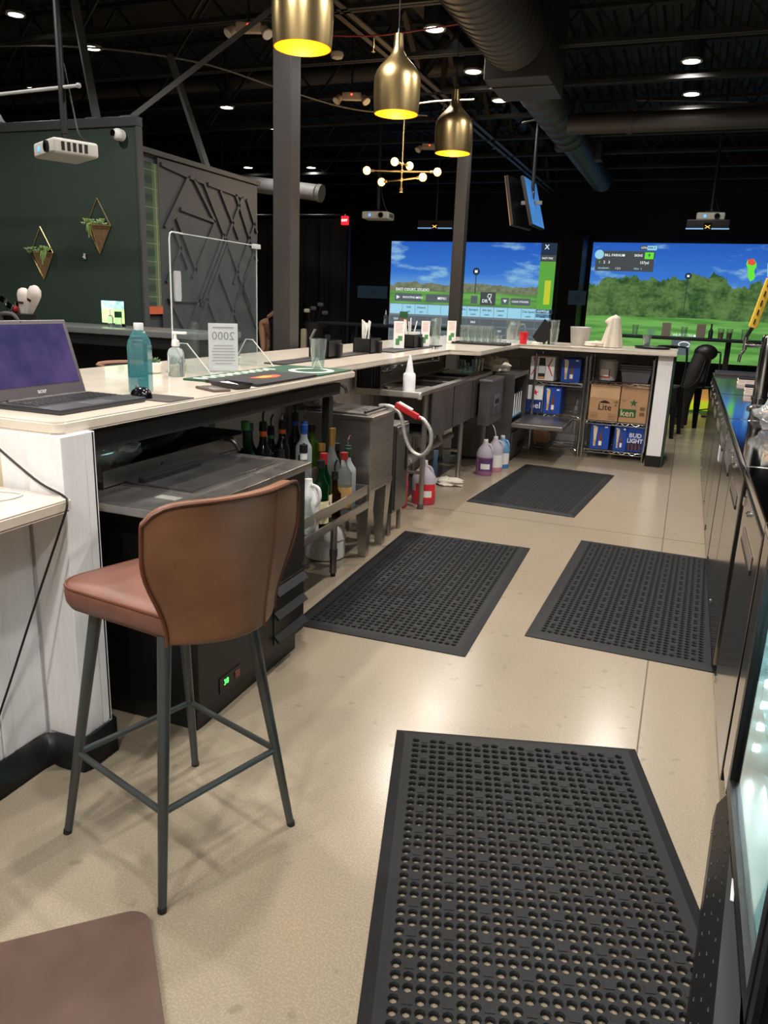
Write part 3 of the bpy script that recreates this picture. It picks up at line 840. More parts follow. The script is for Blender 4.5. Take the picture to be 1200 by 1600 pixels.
# ------------------------------------------------------------------ bottle cooler under the bar
t = thing('bottle_cooler', 'black bottle cooler with worn steel sliding lid top under the bar', 'cooler', (-1.345, 1.93, 0))
K = mat('cooler_black', (11, 11, 13), .45, 0, .08)
MB().box(-.60, 0, 0, .76, .09, .775, .004).build('cabinet', K, t)
MB().box(-.58, -.03, .03, .74, .0, .09).build('kick_base', BLACK_P, t)
b = MB().box(-.62, .022, -.11, .775, .772, .80, .004).build('top_rim', STEEL_TOP, t)
MB().box(-.56, -.06, .10, .70, .80, .803, .001).build('well_frame', STEEL, t)
MB().box(-.54, -.08, .12, .45, .803, .812, .003).build('lid', mat('dark_lid', (84, 84, 84), .3, .7, .2, 8), t)
MB().box(-.54, -.08, .40, .68, .804, .809, .003).build('lid', MATS['dark_lid'], t)
MB().box(-.30, -.27, .12, .45, .812, .830, .006).build('lid_handle', BLACK_P, t)
l = MB().box(-.0, .004, .50, .745, .12, .36, .001).build('vent_panel', BLACK_P, t)
for k in range(3):
    MB().bar((.012, .50, .335-.095*k), (.012, .745, .335-.095*k), .034, .010, up=(.7, 0, .7)).build('louver', mat('louver_black', (22, 23, 25), .4), l)
MB().box(.0, .003, .12, .26, .10, .155).build('control_panel', BLACK_G, t)
MB().text('38', .03, TM((.0035, .16, .13), *FACE_AISLE)).build('display_digits', mat('green_display', (70, 255, 90), .4, 0, 0, emit=3), t, False)
MB().box(.003, .006, .215, .245, .115, .14).build('switch', mat('red_grey_switch', (120, 60, 56), .4), t)
for y_, z_ in ((.745, .38), (.748, .30), (.75, .22), (.75, .15)):
    MB().cyl((.0, y_, z_), (.003, y_, z_), .004, n=8).build('screw', CHROME, t)
MB().box(-.16, -.08, .02, .06, .8003, .8008).build('sticker', mat('grey_sticker', (120, 122, 116), .5), t)
t = thing('riser_tray', 'low steel tray on the back of the bottle cooler, holding bags', 'tray', (-1.70, 1.95, .80))
MB().box(-.34, 0, 0, .86, .0, .006).build('tray_bottom', STEEL_D, t)
MB().box(-.006, 0, 0, .86, .0, .062, .002).build('front_lip', STEEL_D, t)
MB().box(-.34, 0, .854, .86, .0, .075, .002).build('end_lip', STEEL_D, t)
MB().cyl((0, .30, .032), (.004, .30, .032), .008, n=10).build('rivet', CHROME, t)
# bags lying on the tray
def blob(name, c, r, seed, m, n=22, amp=.25, flat=.0, sc=(1, 1, 1), freq=3.):
    rnd = random.Random(seed); ph = [rnd.uniform(0, 6.3) for _ in range(9)]
    b = MB(); k = n//2; rings = []
    for j in range(k+1):
        th = PI*j/k; ring = []
        for i in range(n):
            a = 2*PI*i/n
            d = 1+amp*(math.sin(freq*a+ph[0]+2*th)*.5+math.sin(freq*1.7*th+ph[1]+a)*.4+math.sin(freq*2.3*a+ph[2]-3*th)*.3+math.sin(5.3*th*freq*.4+ph[3]+freq*3*a)*.25)
            x = r*d*math.sin(th)*math.cos(a)*sc[0]; y = r*d*math.sin(th)*math.sin(a)*sc[1]; z = -r*d*math.cos(th)*sc[2]
            ring.append(b.bm.verts.new((x, y, max(z, -flat) if flat else z)))
        rings.append(ring)
    b.skin(rings)
    return b.build(name, m, None, ang=70, loc=c)
PLASTIC = thin_glass('clear_plastic_bag', (236, 236, 236), .4, .22)
t = thing('plastic_bag', 'crumpled clear plastic bag beside the white corner post', 'bag', (-1.84, 2.07, .807))
o = blob('film', (0, 0, .062), .12, 3, PLASTIC, 26, .3, .06, (1.0, 1.15, .85), 3); o.parent = t
o = blob('contents', (0, 0, .045), .06, 5, mat('tan_contents', (150, 130, 108), .6, 0, .3, 30), 16, .3, .04, (1, 1.1, .8)); o.parent = t
o = blob('black_bag', (-1.87, 2.42, .883), .12, 8, mat('black_bag_film', (16, 17, 18), .3), 24, .16, .076, (1., 1.5, .72), 2)
tag(o, 'black plastic bag slumped on the tray behind the cooler lid', 'bag')
tag(MB().tube([(-1.87, 2.58, .86), (-1.80, 2.66, .845), (-1.68, 2.67, .858), (-1.64, 2.68, .815)], .008, 6, 5).tube([(-1.87, 2.60, .86), (-1.78, 2.67, .85), (-1.69, 2.70, .86), (-1.655, 2.71, .815)], .007, 6, 5).build('black_strap', BLACK_P, None), 'black strap hanging over the tray lip', 'strap')
# outlet on the inner wall
t = thing('wall_outlet', 'steel outlet plate on the wall under the bar behind the green bottle', 'outlet', (-2.098, 3.09, .80))
MB().box(-.002, .006, -.09, .11, -.06, .05, .002).build('plate', STEEL_D, t)
MB().box(.006, .010, -.045, .045, -.035, .03, .002).build('socket', WHITE_P, t)
MB().box(.010, .012, -.03, .0, -.02, .018).box(.010, .012, .012, .034, -.012, .012).build('slots', mat('grey_mark', (110, 110, 112), .5), t, False)

# ------------------------------------------------------------------ speed rail and bottles
t = thing('speed_rail', 'two tier steel speed rail full of liquor bottles', 'rail', (-1.62, 2.74, 0))
MB().box(-.05, .12, 0, 1.02, .345, .352).build('lower_tray', STEEL_D, t)
MB().box(.112, .12, 0, 1.02, .415, .465, .002).build('upper_bar', STEEL, t)
MB().box(.112, .122, 0, 1.02, .335, .375, .002).build('lower_bar', STEEL, t)
MB().box(-.24, -.05, 0, 1.02, .518, .525).build('upper_tray', STEEL_D, t)
MB().box(-.058, -.05, 0, 1.02, .525, .60, .002).build('divider', STEEL_D, t)
for y_ in (.01, 1.01):
    MB().box(-.24, .12, y_-.004, y_+.004, .345, .465).build('end_plate', STEEL_D, t)
for x_, y_ in ((.02, .80), (-.22, .80), (.02, .06), (-.22, .06)):
    l = MB().cyl((x_, y_, .14), (x_, y_, .345), .018, n=14).build('leg', STEEL, t)
    MB().cyl((x_, y_, .11), (x_, y_, .15), .022, n=14).cyl((x_, y_, .02), (x_, y_, .11), .019, n=14).build('foot', STEEL_D, l)
    MB().cyl((x_, y_, 0), (x_, y_, .02), .014, n=10).build('foot_tip', BLACK_P, l)
def gl(name, rgb, rough=.05, trans=.9): return mat(name, rgb, rough, 0, 0, trans=trans, ior=1.3)
G_GREEN = gl('green_bottle_glass', (24, 92, 44)); G_CLEAR = gl('clear_bottle_glass', (226, 232, 228)); G_FROST = gl('frosted_bottle_glass', (196, 204, 206), .45, .55)
G_BROWN = gl('brown_bottle_glass', (70, 36, 18)); G_DARK = mat('dark_bottle_glass', (18, 20, 20), .1, 0, 0); G_AMBER = gl('amber_liquor_glass', (170, 110, 50))
def bottle(x, y, z, h, r, glass, cap, label, lab=None, name='liquor_bottle', pourer=False, neck=.3, sq=False, text=None, collar=None, capl=.035, labr=(.12, .5)):
    t = thing(name, label, 'bottle', (x, y, z), R_(random.uniform(-15, 15)), group='bottles in the speed rail')
    nr = min(.015, r*.42)
    H = h-(.07 if pourer else 0)
    body = H*(1-neck)
    n = 4 if sq else 18
    prof = [(r*.92, 0), (r, .008), (r, body*.86), (r*.93, body*.93), (r*.62, body*1.02), (nr*1.15, body*1.12), (nr, H-.03), (nr*1.15, H-.028), (nr*1.15, H)]
    MB().lathe(prof, n=20).build('glass', glass, t)
    if pourer:
        MB().cyl((0, 0, H-.03), (0, 0, H+.012), nr*1.3, nr*1.1, 12).build('stopper', cap, t)
        MB().tube([(0, 0, H+.01), (0, 0, H+.045), (.012, 0, H+.07)], .005, 8, 3).build('pourer', BLACK_P if pourer == 1 else CHROME, t)
    else:
        MB().cyl((0, 0, H-capl), (0, 0, H+.002), nr*1.28, n=14).build('cap', cap, t)
    if collar: MB().lathe([(nr*1.12, body*1.2), (nr*1.12, H-.03)], n=14, cap0=False, cap1=False).build('neck_label', collar, t)
    if lab:
        MB().lathe([(r+.0008, body*labr[0]), (r+.0008, body*labr[1]+.1*body)], n=20, cap0=False, cap1=False).build('label', lab, t)
        if text:
            tm_ = MB()
            nn = len(text)
            for i, ch in enumerate(text):
                a = R_(-62)+R_(25)*(i-(nn-1)/2)
                rr = r+.0014
                tm_.text(ch, .022, TM((rr*math.cos(a), rr*math.sin(a), body*.42), (-math.sin(a), math.cos(a), 0), (0, 0, 1)), .0003, bold=.0004)
            tm_.build('lettering', INK, t, False)
    return t
ORANGE = mat('orange_print', (226, 98, 40), .5); BLUEP = mat('blue_print', (30, 70, 160), .4); CREAML = mat('cream_label', (226, 214, 172), .6); TANL = mat('tan_label', (190, 150, 92), .6)
GOLDC = mat('gold_cap', (190, 150, 80), .3, .8, 0); REDC = mat('red_cap', (140, 30, 36), .4); GRNP = mat('green_print', (60, 130, 60), .5)
zb, zf = .526, .353
bottle(-1.76, 2.93, zb, .365, .045, G_GREEN, GRNP, 'dark green round shouldered bottle behind the cooler corner', None, neck=.35)
bottle(-1.80, 3.03, zb, .34, .035, G_DARK, BLACK_P, 'dark bottle with black cap second from the cooler corner', BLACK_G)
bottle(-1.74, 3.05, zb, .41, .036, G_DARK, BLACK_P, 'bottle with orange neck band and tall black pourer', None, pourer=1, collar=ORANGE)
bottle(-1.80, 3.23, zb, .36, .037, G_DARK, BLACK_P, 'bottle with green neck band and steel pourer', None, pourer=2, collar=GRNP)
bottle(-1.75, 3.25, zb, .39, .036, G_DARK, BLACK_P, 'bottle with orange neck band and bent steel pourer', None, pourer=2, collar=ORANGE)
bottle(-1.66, 3.07, zf, .46, .032, G_BROWN, BLACK_P, 'slim dark brown bottle in front of the orange banded pair', None, pourer=1)
bottle(-1.77, 3.42, zb, .405, .037, G_DARK, BLACK_P, 'dark bottle with blue neck band and black pourer', None, pourer=1, collar=BLUEP)
bottle(-1.69, 3.36, zb+.0, .375, .040, G_FROST, BLUEP, 'frosted bottle with blue neck sleeve', None, pourer=2, collar=BLUEP)
bottle(-1.74, 3.55, zb, .27, .040, gl('yellow_green_glass', (120, 170, 60)), BLACK_P, 'yellow green bottle with black cap near the ice bin', None)
bottle(-1.60, 3.18, zf, .41, .036, G_CLEAR, BLACK_P, 'clear bottle with white neck label behind the jug', PAPER, collar=PAPER)
bottle(-1.655, 3.27, zf, .40, .040, G_CLEAR, BLACK_P, 'clear bottle with black speed pourer cap', PAPER, pourer=2)
bottle(-1.575, 3.35, zf, .345, .042, G_GREEN, REDC, 'green whiskey bottle with cream label and dark red cap', CREAML, text='JAME', capl=.05)
bottle(-1.545, 3.255, zf, .33, .040, G_GREEN, BLACK_P, 'green bottle with cream label nearest the cooler', CREAML)
bottle(-1.66, 3.50, zf, .36, .036, G_AMBER, GOLDC, 'amber bottle with yellow label behind the green whiskey', CREAML)
bottle(-1.56, 3.45, zf, .30, .034, G_BROWN, BLACK_P, 'small brown bottle with black pourer right of the green whiskey', None, pourer=1, neck=.4)
bottle(-1.64, 3.58, zf, .43, .043, G_CLEAR, GOLDC, 'tall clear bottle with gold neck foil', None, collar=GOLDC, neck=.34)
bottle(-1.57, 3.585, zf, .31, .044, G_CLEAR, REDC, 'clear bottle with tan label and red cap', TANL, neck=.28)
bottle(-1.60, 3.70, zf, .385, .046, G_FROST, mat('dark_green_cap', (20, 60, 40), .4), 'frosted bottle with green neck and steel pourer beside the ice bin', None, pourer=2, collar=MATS['dark_green_cap'])
bottle(-1.665, 3.70, zf, .33, .04, G_BROWN, BLACK_P, 'brown bottle half hidden behind the frosted bottle', TANL)
# white jug in front corner
t = thing('mixer_jug', 'white plastic jug with handle at the near end of the speed rail', 'jug', (-1.56, 3.155, zf))
MB().lathe([(.045, 0), (.05, .01), (.05, .16), (.04, .20), (.02, .235), (.018, .26)], n=18).build('body', WHITE_P, t)
MB().tube([(.02, -.01, .235), (.06, -.02, .225), (.068, -.02, .18), (.048, -.015, .14)], .009, 8, 4).build('handle', WHITE_P, t)
t = thing('glass_carafe', 'clear glass carafe lying low at the near end of the speed rail', 'carafe', (-1.53, 3.07, zf))
MB().lathe([(.03, 0), (.045, .03), (.048, .08), (.03, .13), (.022, .17), (.028, .19)], n=20, cap1=False).build('glass', GLASS, t)
# white round tub under the rail
t = thing('white_tub', 'white domed plastic tub on the floor under the speed rail', 'tub', (-1.78, 3.82, 0))
MB().lathe([(.10, 0), (.115, .01), (.115, .12), (.105, .17), (.07, .215), (.02, .235)], n=24).build('body', WHITE_P, t)
MB().lathe([(.117, .115), (.119, .12), (.117, .128)], n=24, cap0=False, cap1=False).build('rim', WHITE_P, t)
# ------------------------------------------------------------------ ice bin with soda gun
t = thing('ice_bin', 'stainless steel ice bin on tapered legs under the bar', 'ice bin', (-1.54, 3.87, 0))
MB().box(-.46, 0, 0, .36, .41, .80, .006).build('body', STEEL, t)
MB().box(-.48, .012, -.012, .372, .795, .815, .005).build('top_rim', STEEL, t)
MB().box(-.30, -.03, .02, .34, .815, .826, .003).build('lid', STEEL_TOP, t)
MB().box(-.45, -.31, .02, .34, .815, .824, .003).build('lid', mat('dark_lid'), t)
MB().box(-.06, -.045, .03, .33, .826, .838, .004).build('lid_handle', BLACK_P, t)
MB().box(-.50, -.48, -.012, .372, .60, .93, .004).build('backsplash', STEEL_D, t)
MB().box(-.46, .002, -.003, .363, .385, .415, .003).build('lower_band', STEEL, t)
for x_, y_ in ((-.045, .05), (-.045, .31), (-.41, .05), (-.41, .31)):
    b = MB()
    b.skin([[b.bm.verts.new((x_+a*w, y_+c*w, z)) for a, c in ((-1, -1), (1, -1), (1, 1), (-1, 1))] for w, z in ((.022, 0), (.045, .40))])
    b.build('leg', STEEL, t, False)
t = thing('soda_gun', 'red soda gun with braided steel hose looped beside the ice bin', 'soda gun', (-1.50, 4.2, .80))
hp = [(-.13, .02, .03), (-.06, .0, .035), (.0, -.01, .01), (.03, -.01, -.06), (.05, -.01, -.14), (.09, -.01, -.21), (.15, -.01, -.23), (.20, -.01, -.17), (.20, -.01, -.09), (.16, -.01, -.03), (.125, -.01, -.012)]
MB().tube(hp, .0115, 10, 6).build('hose', mat('braided_hose', (196, 194, 188), .35, .6, .2, 90, bump=.5, bscale=160), t)
h = MB().bar((-.02, -.01, .05), (.12, -.01, -.012), .030, .034, bev=.006).build('handle', mat('red_plastic', (172, 34, 38), .4), t)
MB().bar((.0, -.01, .064), (.085, -.01, .026), .022, .012, bev=.003).build('button_strip', WHITE_P, h)
MB().cyl((.12, -.01, -.012), (.14, -.01, -.020), .013, n=12).build('collar', mat('red_plastic'), h)
t = thing('wrapped_utensils', 'clear plastic wrap bundle lying on the ice bin lid', 'bundle', (-1.92, 3.99, .826))
o = blob('film', (0, 0, .030), .062, 13, PLASTIC, 22, .3, .029, (1.3, .9, .7)); o.parent = t
o = blob('contents', (0, 0, .02), .03, 17, mat('pink_contents', (190, 150, 160), .5), 14, .2, .018, (1.5, .9, .6)); o.parent = t
t = thing('bar_faucet', 'small chrome gooseneck faucet behind the ice bin', 'faucet', (-1.99, 4.29, .82))
MB().box(-.03, .03, -.05, .03, -.22, 0, .004).build('mount_box', STEEL_D, t)
MB().tube([(.0, 0, 0), (.0, 0, .07), (.02, 0, .10), (.07, 0, .105), (.105, 0, .09), (.115, 0, .055)], .009, 10, 5).build('spout', CHROME, t)
MB().lathe([(.022, 0), (.02, .012), (.012, .03)], n=16).build('base', CHROME, t)
MB().bar((.0, -.03, .02), (.0, -.055, .045), .008, .008).build('lever', CHROME, t)

# dark steel underbar cabinet
t = thing('underbar_cabinet', 'narrow dark steel cabinet between the ice bin and the sink', 'cabinet', (-1.57, 4.34, 0))
MB().box(-.42, 0, 0, .24, .15, .70, .004).build('body', STEEL_D, t)
d = MB().box(0, .012, .015, .225, .17, .69, .003).build('door', STEEL_D, t)
MB().box(.012, .018, .17, .2, .40, .60, .003).build('handle', BLACK_P, d)
MB().box(.012, .014, .03, .21, .64, .67).build('label_strip', STEEL, d)
for x_, y_ in ((-.03, .03), (-.03, .21), (-.39, .03), (-.39, .21)):
    MB().cyl((x_, y_, 0), (x_, y_, .15), .014, .018, n=12).build('leg', STEEL, t)

# ------------------------------------------------------------------ three compartment sink
t = thing('bar_sink', 'long stainless three compartment bar sink with drainboards', 'sink', (-1.60, 4.87, 0))
Y0, Y1 = .0, 2.06
SB = [(.50, .86), (.90, 1.26), (1.30, 1.66)]
X0, X1 = -.46, 0.
top = MB()
top.box(-.06, 0, Y0, Y1, .815, .845, .004).box(-.46, -.40, Y0, Y1, .815, .845, .004)
top.box(-.40, -.06, Y0, SB[0][0], .825, .838)
for (a, b_), (c, d) in zip(SB, SB[1:]): top.box(-.40, -.06, b_, c, .825, .842)
top.box(-.40, -.06, SB[2][1], Y1, .825, .838)
top.build('deck', STEEL, t)
for a, b_ in SB:
    q = MB(); z0 = .56
    q.poly([(-.40, a, z0), (-.06, a, z0), (-.06, b_, z0), (-.40, b_, z0)])
    for (xa, ya), (xb, yb) in (((-.40, a), (-.06, a)), ((-.06, a), (-.06, b_)), ((-.06, b_), (-.40, b_)), ((-.40, b_), (-.40, a))):
        q.poly([(xa, ya, z0), (xb, yb, z0), (xb, yb, .83), (xa, ya, .83)])
    q.build('basin', STEEL_D, t, False)
MB().box(-.47, -.455, Y0, Y1, .80, 1.025, .003).build('backsplash', STEEL, t)
MB().box(-.012, .012, -.02, .02, .80, .842, .008).box(-.46, .012, -.015, .012, .808, .85, .008).build('rolled_edge', mat('pale_rolled_edge', (196, 192, 184), .3, .5), t)
for k in range(3):
    MB().box(-.012, .0, .30+.56*k, .82+.56*k, .50, .815, .003).build('apron_panel', STEEL_D, t)
MB().box(-.44, -.012, .28, 1.98, .50, .52).build('bottom_pan', STEEL_D, t)
for y_ in (.21, 1.18, 1.98):
    for x_ in (-.025, -.42):
        l = MB().cyl((x_, y_, .03), (x_, y_, .815), .019, n=14).build('leg', STEEL, t)
        MB().cyl((x_, y_, 0), (x_, y_, .035), .024, .021, n=14).build('foot', STEEL_D, l)
MB().cyl((-.025, .21, .26), (-.42, .21, .26), .012, n=10).build('leg_brace', STEEL, t)
MB().cyl((-.025, 1.18, .26), (-.42, 1.18, .26), .012, n=10).build('leg_brace', STEEL, t)
MB().cyl((-.42, .21, .22), (-.42, 1.98, .22), .012, n=10).build('leg_brace', STEEL, t)
t = thing('drain_pipe', 'grey plastic drain pipes under the sink', 'pipe', (-1.82, 5.3, 0))
PVC = mat('grey_pvc', (168, 166, 164), .45)
MB().tube([(0, .25, .52), (0, .25, .36), (.02, .20, .32), (.05, .0, .31), (.05, -.15, .31)], .028, 12, 4).build('trap', PVC, t)
MB().cyl((.03, -.15, .31), (.03, 1.05, .33), .028, n=14).build('main_pipe', PVC, t)
MB().cyl((.03, .70, .33), (.03, .70, .52), .028, n=14).build('down_pipe', PVC, t)
MB().cyl((.03, .30, .31), (.03, .36, .31), .036, n=14).build('coupling', PVC, t)
MB().cyl((.03, -.12, .31), (.03, -.12, 0), .028, n=14).build('down_pipe', PVC, t)

t = thing('sink_faucet', 'chrome swing faucet mounted on the sink backsplash', 'faucet', (-2.055, 5.30, .93))
MB().cyl((0, -.10, 0), (.03, -.10, 0), .024, n=14).cyl((0, .10, 0), (.03, .10, 0), .024, n=14).cyl((.045, -.10, 0), (.045, .10, 0), .014, n=12).build('body', CHROME, t)
MB().tube([(.05, 0, .0), (.06, .0, .03), (.12, .02, .05), (.18, .10, .052), (.20, .78, .045)], .010, 10, 5).build('arm', CHROME, t)
MB().tube([(.20, .62, .046), (.20, .62, .12), (.20, .64, .145), (.20, .70, .15), (.20, .76, .14), (.20, .775, .05)], .010, 10, 5).build('gooseneck', CHROME, t)
for s_ in (-1, 1): MB().bar((.04, s_*.10, .01), (.085, s_*.115, .03), .014, .008, bev=.002).build('lever', CHROME, t)
t = thing('black_rack', 'black plastic slotted rack standing against the sink backsplash', 'rack', (-2.0, 4.98, .838))
for k in range(4): MB().box(-.04, .05, -.10+.05*k, -.075+.05*k, 0, .15, .01).build('fin', BLACK_P, t)
MB().box(-.045, -.03, -.11, .10, 0, .15, .004).build('back', BLACK_P, t)
t = thing('squeeze_bottle', 'white plastic squeeze bottle with pointed tip on the near drainboard', 'bottle', (-1.70, 4.93, .839))
MB().lathe([(.038, 0), (.042, .005), (.042, .115), (.036, .125)], n=22).build('body', mat('milky_plastic', (226, 226, 228), .45), t)
MB().lathe([(.030, .122), (.026, .14), (.016, .20), (.006, .245)], n=20).build('nozzle', mat('milky_plastic'), t)
t = thing('coiled_strainer', 'small chrome coil strainer lying on the near drainboard', 'strainer', (-1.86, 4.98, .838))
MB().tube([(.035*math.cos(k*.5), .035*math.sin(k*.5), .006+.0006*k) for k in range(26)], .003, 6).build('coil', CHROME, t)
MB().bar((.03, 0, .01), (.09, .02, .012), .02, .003).build('handle', CHROME, t)

def tumbler(x, y, z, h, r0, r1, label, group=None, name='drinking_glass', m=None, n=18, wall=.0022, loc=None):
    b = MB()
    b.lathe([(r0, 0), (r1, h), (r1-wall, h), (r0-wall, .012), (.001, .012)], n=n, cap1=True)
    return tag(b.build(name, m or GLASS, None, loc=(x, y, z)), label, 'glass', group)
for i, (x, y, h, lab) in enumerate(((-1.79, 5.955+.73, .085, 'short rocks glass on the sink, leftmost of the glasses there'), (-1.70, 6.10+.60, .115, 'wet tumbler on the sink beside the short rocks glass'), (-1.86, 6.80, .10, 'low clear glass at the back of the sink drainboard'), (-1.70, 6.83, .12, 'upright clear glass alone at the far end of the sink'), (-1.78, 6.80, .05, 'very low clear dish between the glasses on the sink'))):
    tumbler(x, y, .839, h, .032, .038, lab, 'glasses on the sink drainboard')

# steel towel dispenser fixed to the sink front
t = thing('steel_dispenser', 'dark steel dispenser box fixed in front of the sink end', 'dispenser', (-1.48, 6.40, .43))
MB().box(-.10, 0, 0, .48, 0, .37, .006).build('case', STEEL_D, t)
MB().box(-.105, .005, -.005, .485, .365, .385, .004).build('top_cap', STEEL, t)
MB().box(0, .006, .12, .36, .08, .25, .004).build('front_plate', STEEL, t)
MB().box(.006, .008, .17, .31, .17, .21).build('slot', BLACK_P, t)
MB().box(.006, .009, .17, .31, .10, .15, .002).build('window', STEEL_D, t)

# glass washer with its door pulled down
t = thing('glass_washer', 'stainless glass washer with its door folded down open', 'dishwasher', (-1.42, 7.06, 0))
MB().box(-.56, -.54, 0, .66, .02, .82).box(-.54, 0, 0, .02, .02, .82).box(-.54, 0, .64, .66, .02, .82).box(-.54, 0, .02, .64, .78, .82).box(-.54, 0, .02, .64, .02, .34).build('cabinet', STEEL_D, t)
MB().box(.0, .47, .0, .68, .335, .375, .006).build('door', STEEL, t)
MB().box(.02, .45, .03, .65, .376, .382).build('door_liner', STEEL_D, t)
MB().box(0, .015, .03, .63, .06, .28, .004).build('lower_panel', STEEL_D, t)
MB().box(.015, .02, .30, .60, .1, .16).build('control_plate', BLACK_P, t)
MB().box(-.50, -.02, .06, .60, .40, .415, .003).build('rack_shelf', mat('blue_rack', (60, 130, 180), .5), t)
for k in range(5): MB().tube([(-.03, .10+.1*k, .41), (-.03, .12+.1*k, .62), (-.03, .14+.1*k, .41)], .004, 6, 4).build('rack_wire', WHITE_P, t)
o = blob('bar_towels', (-1.66, 7.26, .872), .13, 23, CLOTH_W, 34, .24, .05, (1.05, 1.35, .55), 5)
tag(o, 'heap of white bar towels on top of the glass washer', 'towels')

# jugs and rag on the floor under the sink
def jug(x, y, label, liquid, lab_m, h=.29, body=None, level=.55, r=.075):
    t = thing('detergent_jug', label, 'jug', (x, y, 0), R_(random.uniform(-20, 20)))
    B = body or mat('milky_jug', (206, 198, 210), .35, 0, 0, trans=.35, ior=1.2)
    MB().lathe([(r*.95, 0), (r, .01), (r, h*level)], n=20, sx=1, sy=.8).build('liquid_fill', liquid, t)
    MB().lathe([(r, h*level), (r*.98, h*.66), (r*.75, h*.80), (.026, h*.93), (.022, h)], n=20, sx=1, sy=.8).build('shoulder', B, t)
    MB().tube([(.015, 0, h*.93), (.05, 0, h*.90), (.068, 0, h*.76), (.06, 0, h*.66)], .010, 8, 4).build('handle', B, t)
    MB().cyl((0, 0, h), (0, 0, h+.018), .020, n=14).build('cap', WHITE_P, t)
    if lab_m:
        a0, a1 = R_(-110), R_(0); rr = 1.012*r
        l = MB(); l.grid(lambda u, v: Vector((rr*math.cos(a0+(a1-a0)*u), rr*.8*math.sin(a0+(a1-a0)*u), h*(.14+.38*v))), 10, 1)
        l.build('label', lab_m, t)
        l = MB(); l.grid(lambda u, v: Vector((rr*1.006*math.cos(a0+(a1-a0)*(.15+.6*u)), rr*1.006*.8*math.sin(a0+(a1-a0)*(.15+.6*u)), h*(.20+.16*v))), 8, 1)
        l.build('label_print', PAPER, t)
    return t
jug(-1.50, 6.44, 'jug of purple detergent with purple label, nearest of three by the dispenser', mat('purple_liquid', (150, 96, 134), .3), mat('purple_label', (92, 60, 110), .5))
jug(-1.46, 6.64, 'jug with pale blank label and pink remains, middle of three by the dispenser', mat('pink_liquid', (196, 130, 150), .3), PAPER, level=.2)
jug(-1.44, 6.84, 'jug of blue detergent, farthest of three by the dispenser', mat('blue_liquid', (70, 130, 190), .3), PAPER, .27, mat('blue_jug', (120, 170, 210), .3, 0, 0, trans=.3))
jug(-1.66, 5.25, 'large jug of red soap with red label behind the sink leg', mat('red_liquid', (190, 60, 80), .3), mat('red_label', (206, 44, 46), .5), .30, mat('milky_jug'), .33, .09)
jug(-1.80, 5.06, 'red jug mostly hidden behind the narrow steel cabinet', mat('red_liquid'), mat('red_label'), .30, mat('red_label'), .6, .08)
o = blob('floor_rag', (-1.66, 5.93, .02), .09, 31, CLOTH_W, 26, .3, .019, (1.3, 1., .35), 4)
tag(o, 'crumpled white rag on the floor under the sink', 'rag')
tag(MB().tube([(-1.5, 6.44, .31), (-1.52, 6.5, .42), (-1.7, 6.6, .55)], .004, 6, 5).build('feed_tube', BLACK_P), 'thin black feed tube rising from the purple jug', 'tube')
tag(MB().tube([(-1.46, 6.64, .31), (-1.5, 6.62, .42), (-1.7, 6.66, .56)], .004, 6, 5).build('feed_tube', WHITE_P), 'thin white feed tube rising from the middle jug', 'tube')

# ------------------------------------------------------------------ wire shelving under the far counter
def shelving(x0, x1, levels, label):
    t = thing('wire_shelving', label, 'shelving', (x0, 7.74, 0))
    w_, d_ = x1-x0, .38
    for a in (0, w_):
        for b_ in (0, d_):
            MB().cyl((a, b_, 0), (a, b_, .98), .0125, n=12).build('post', CHROME, t)
    for z in levels:
        f = MB()
        for b_ in (0, d_):
            f.cyl((0, b_, z), (w_, b_, z), .004, n=6).cyl((0, b_, z-.028), (w_, b_, z-.028), .004, n=6)
            k = int(w_/.045)
            f.tube([(w_*i/k, b_, z-(0 if i % 2 else .028)) for i in range(k+1)], .003, 5)
        for a in (0, w_): f.cyl((a, 0, z), (a, d_, z), .004, n=6).cyl((a, 0, z-.028), (a, d_, z-.028), .004, n=6)
        k = int(w_/.03)
        for i in range(1, k): f.cyl((w_*i/k, 0, z+.003), (w_*i/k, d_, z+.003), .0025, n=5)
        f.build('wire_shelf', CHROME, t, kind='stuff')
    return t
shelving(-1.36, -.875, (.08, .395, .712), 'chrome wire shelving unit left of the cardboard cartons')
shelving(-.84, -.262, (.09, .37, .75), 'chrome wire shelving unit holding the cardboard cartons')

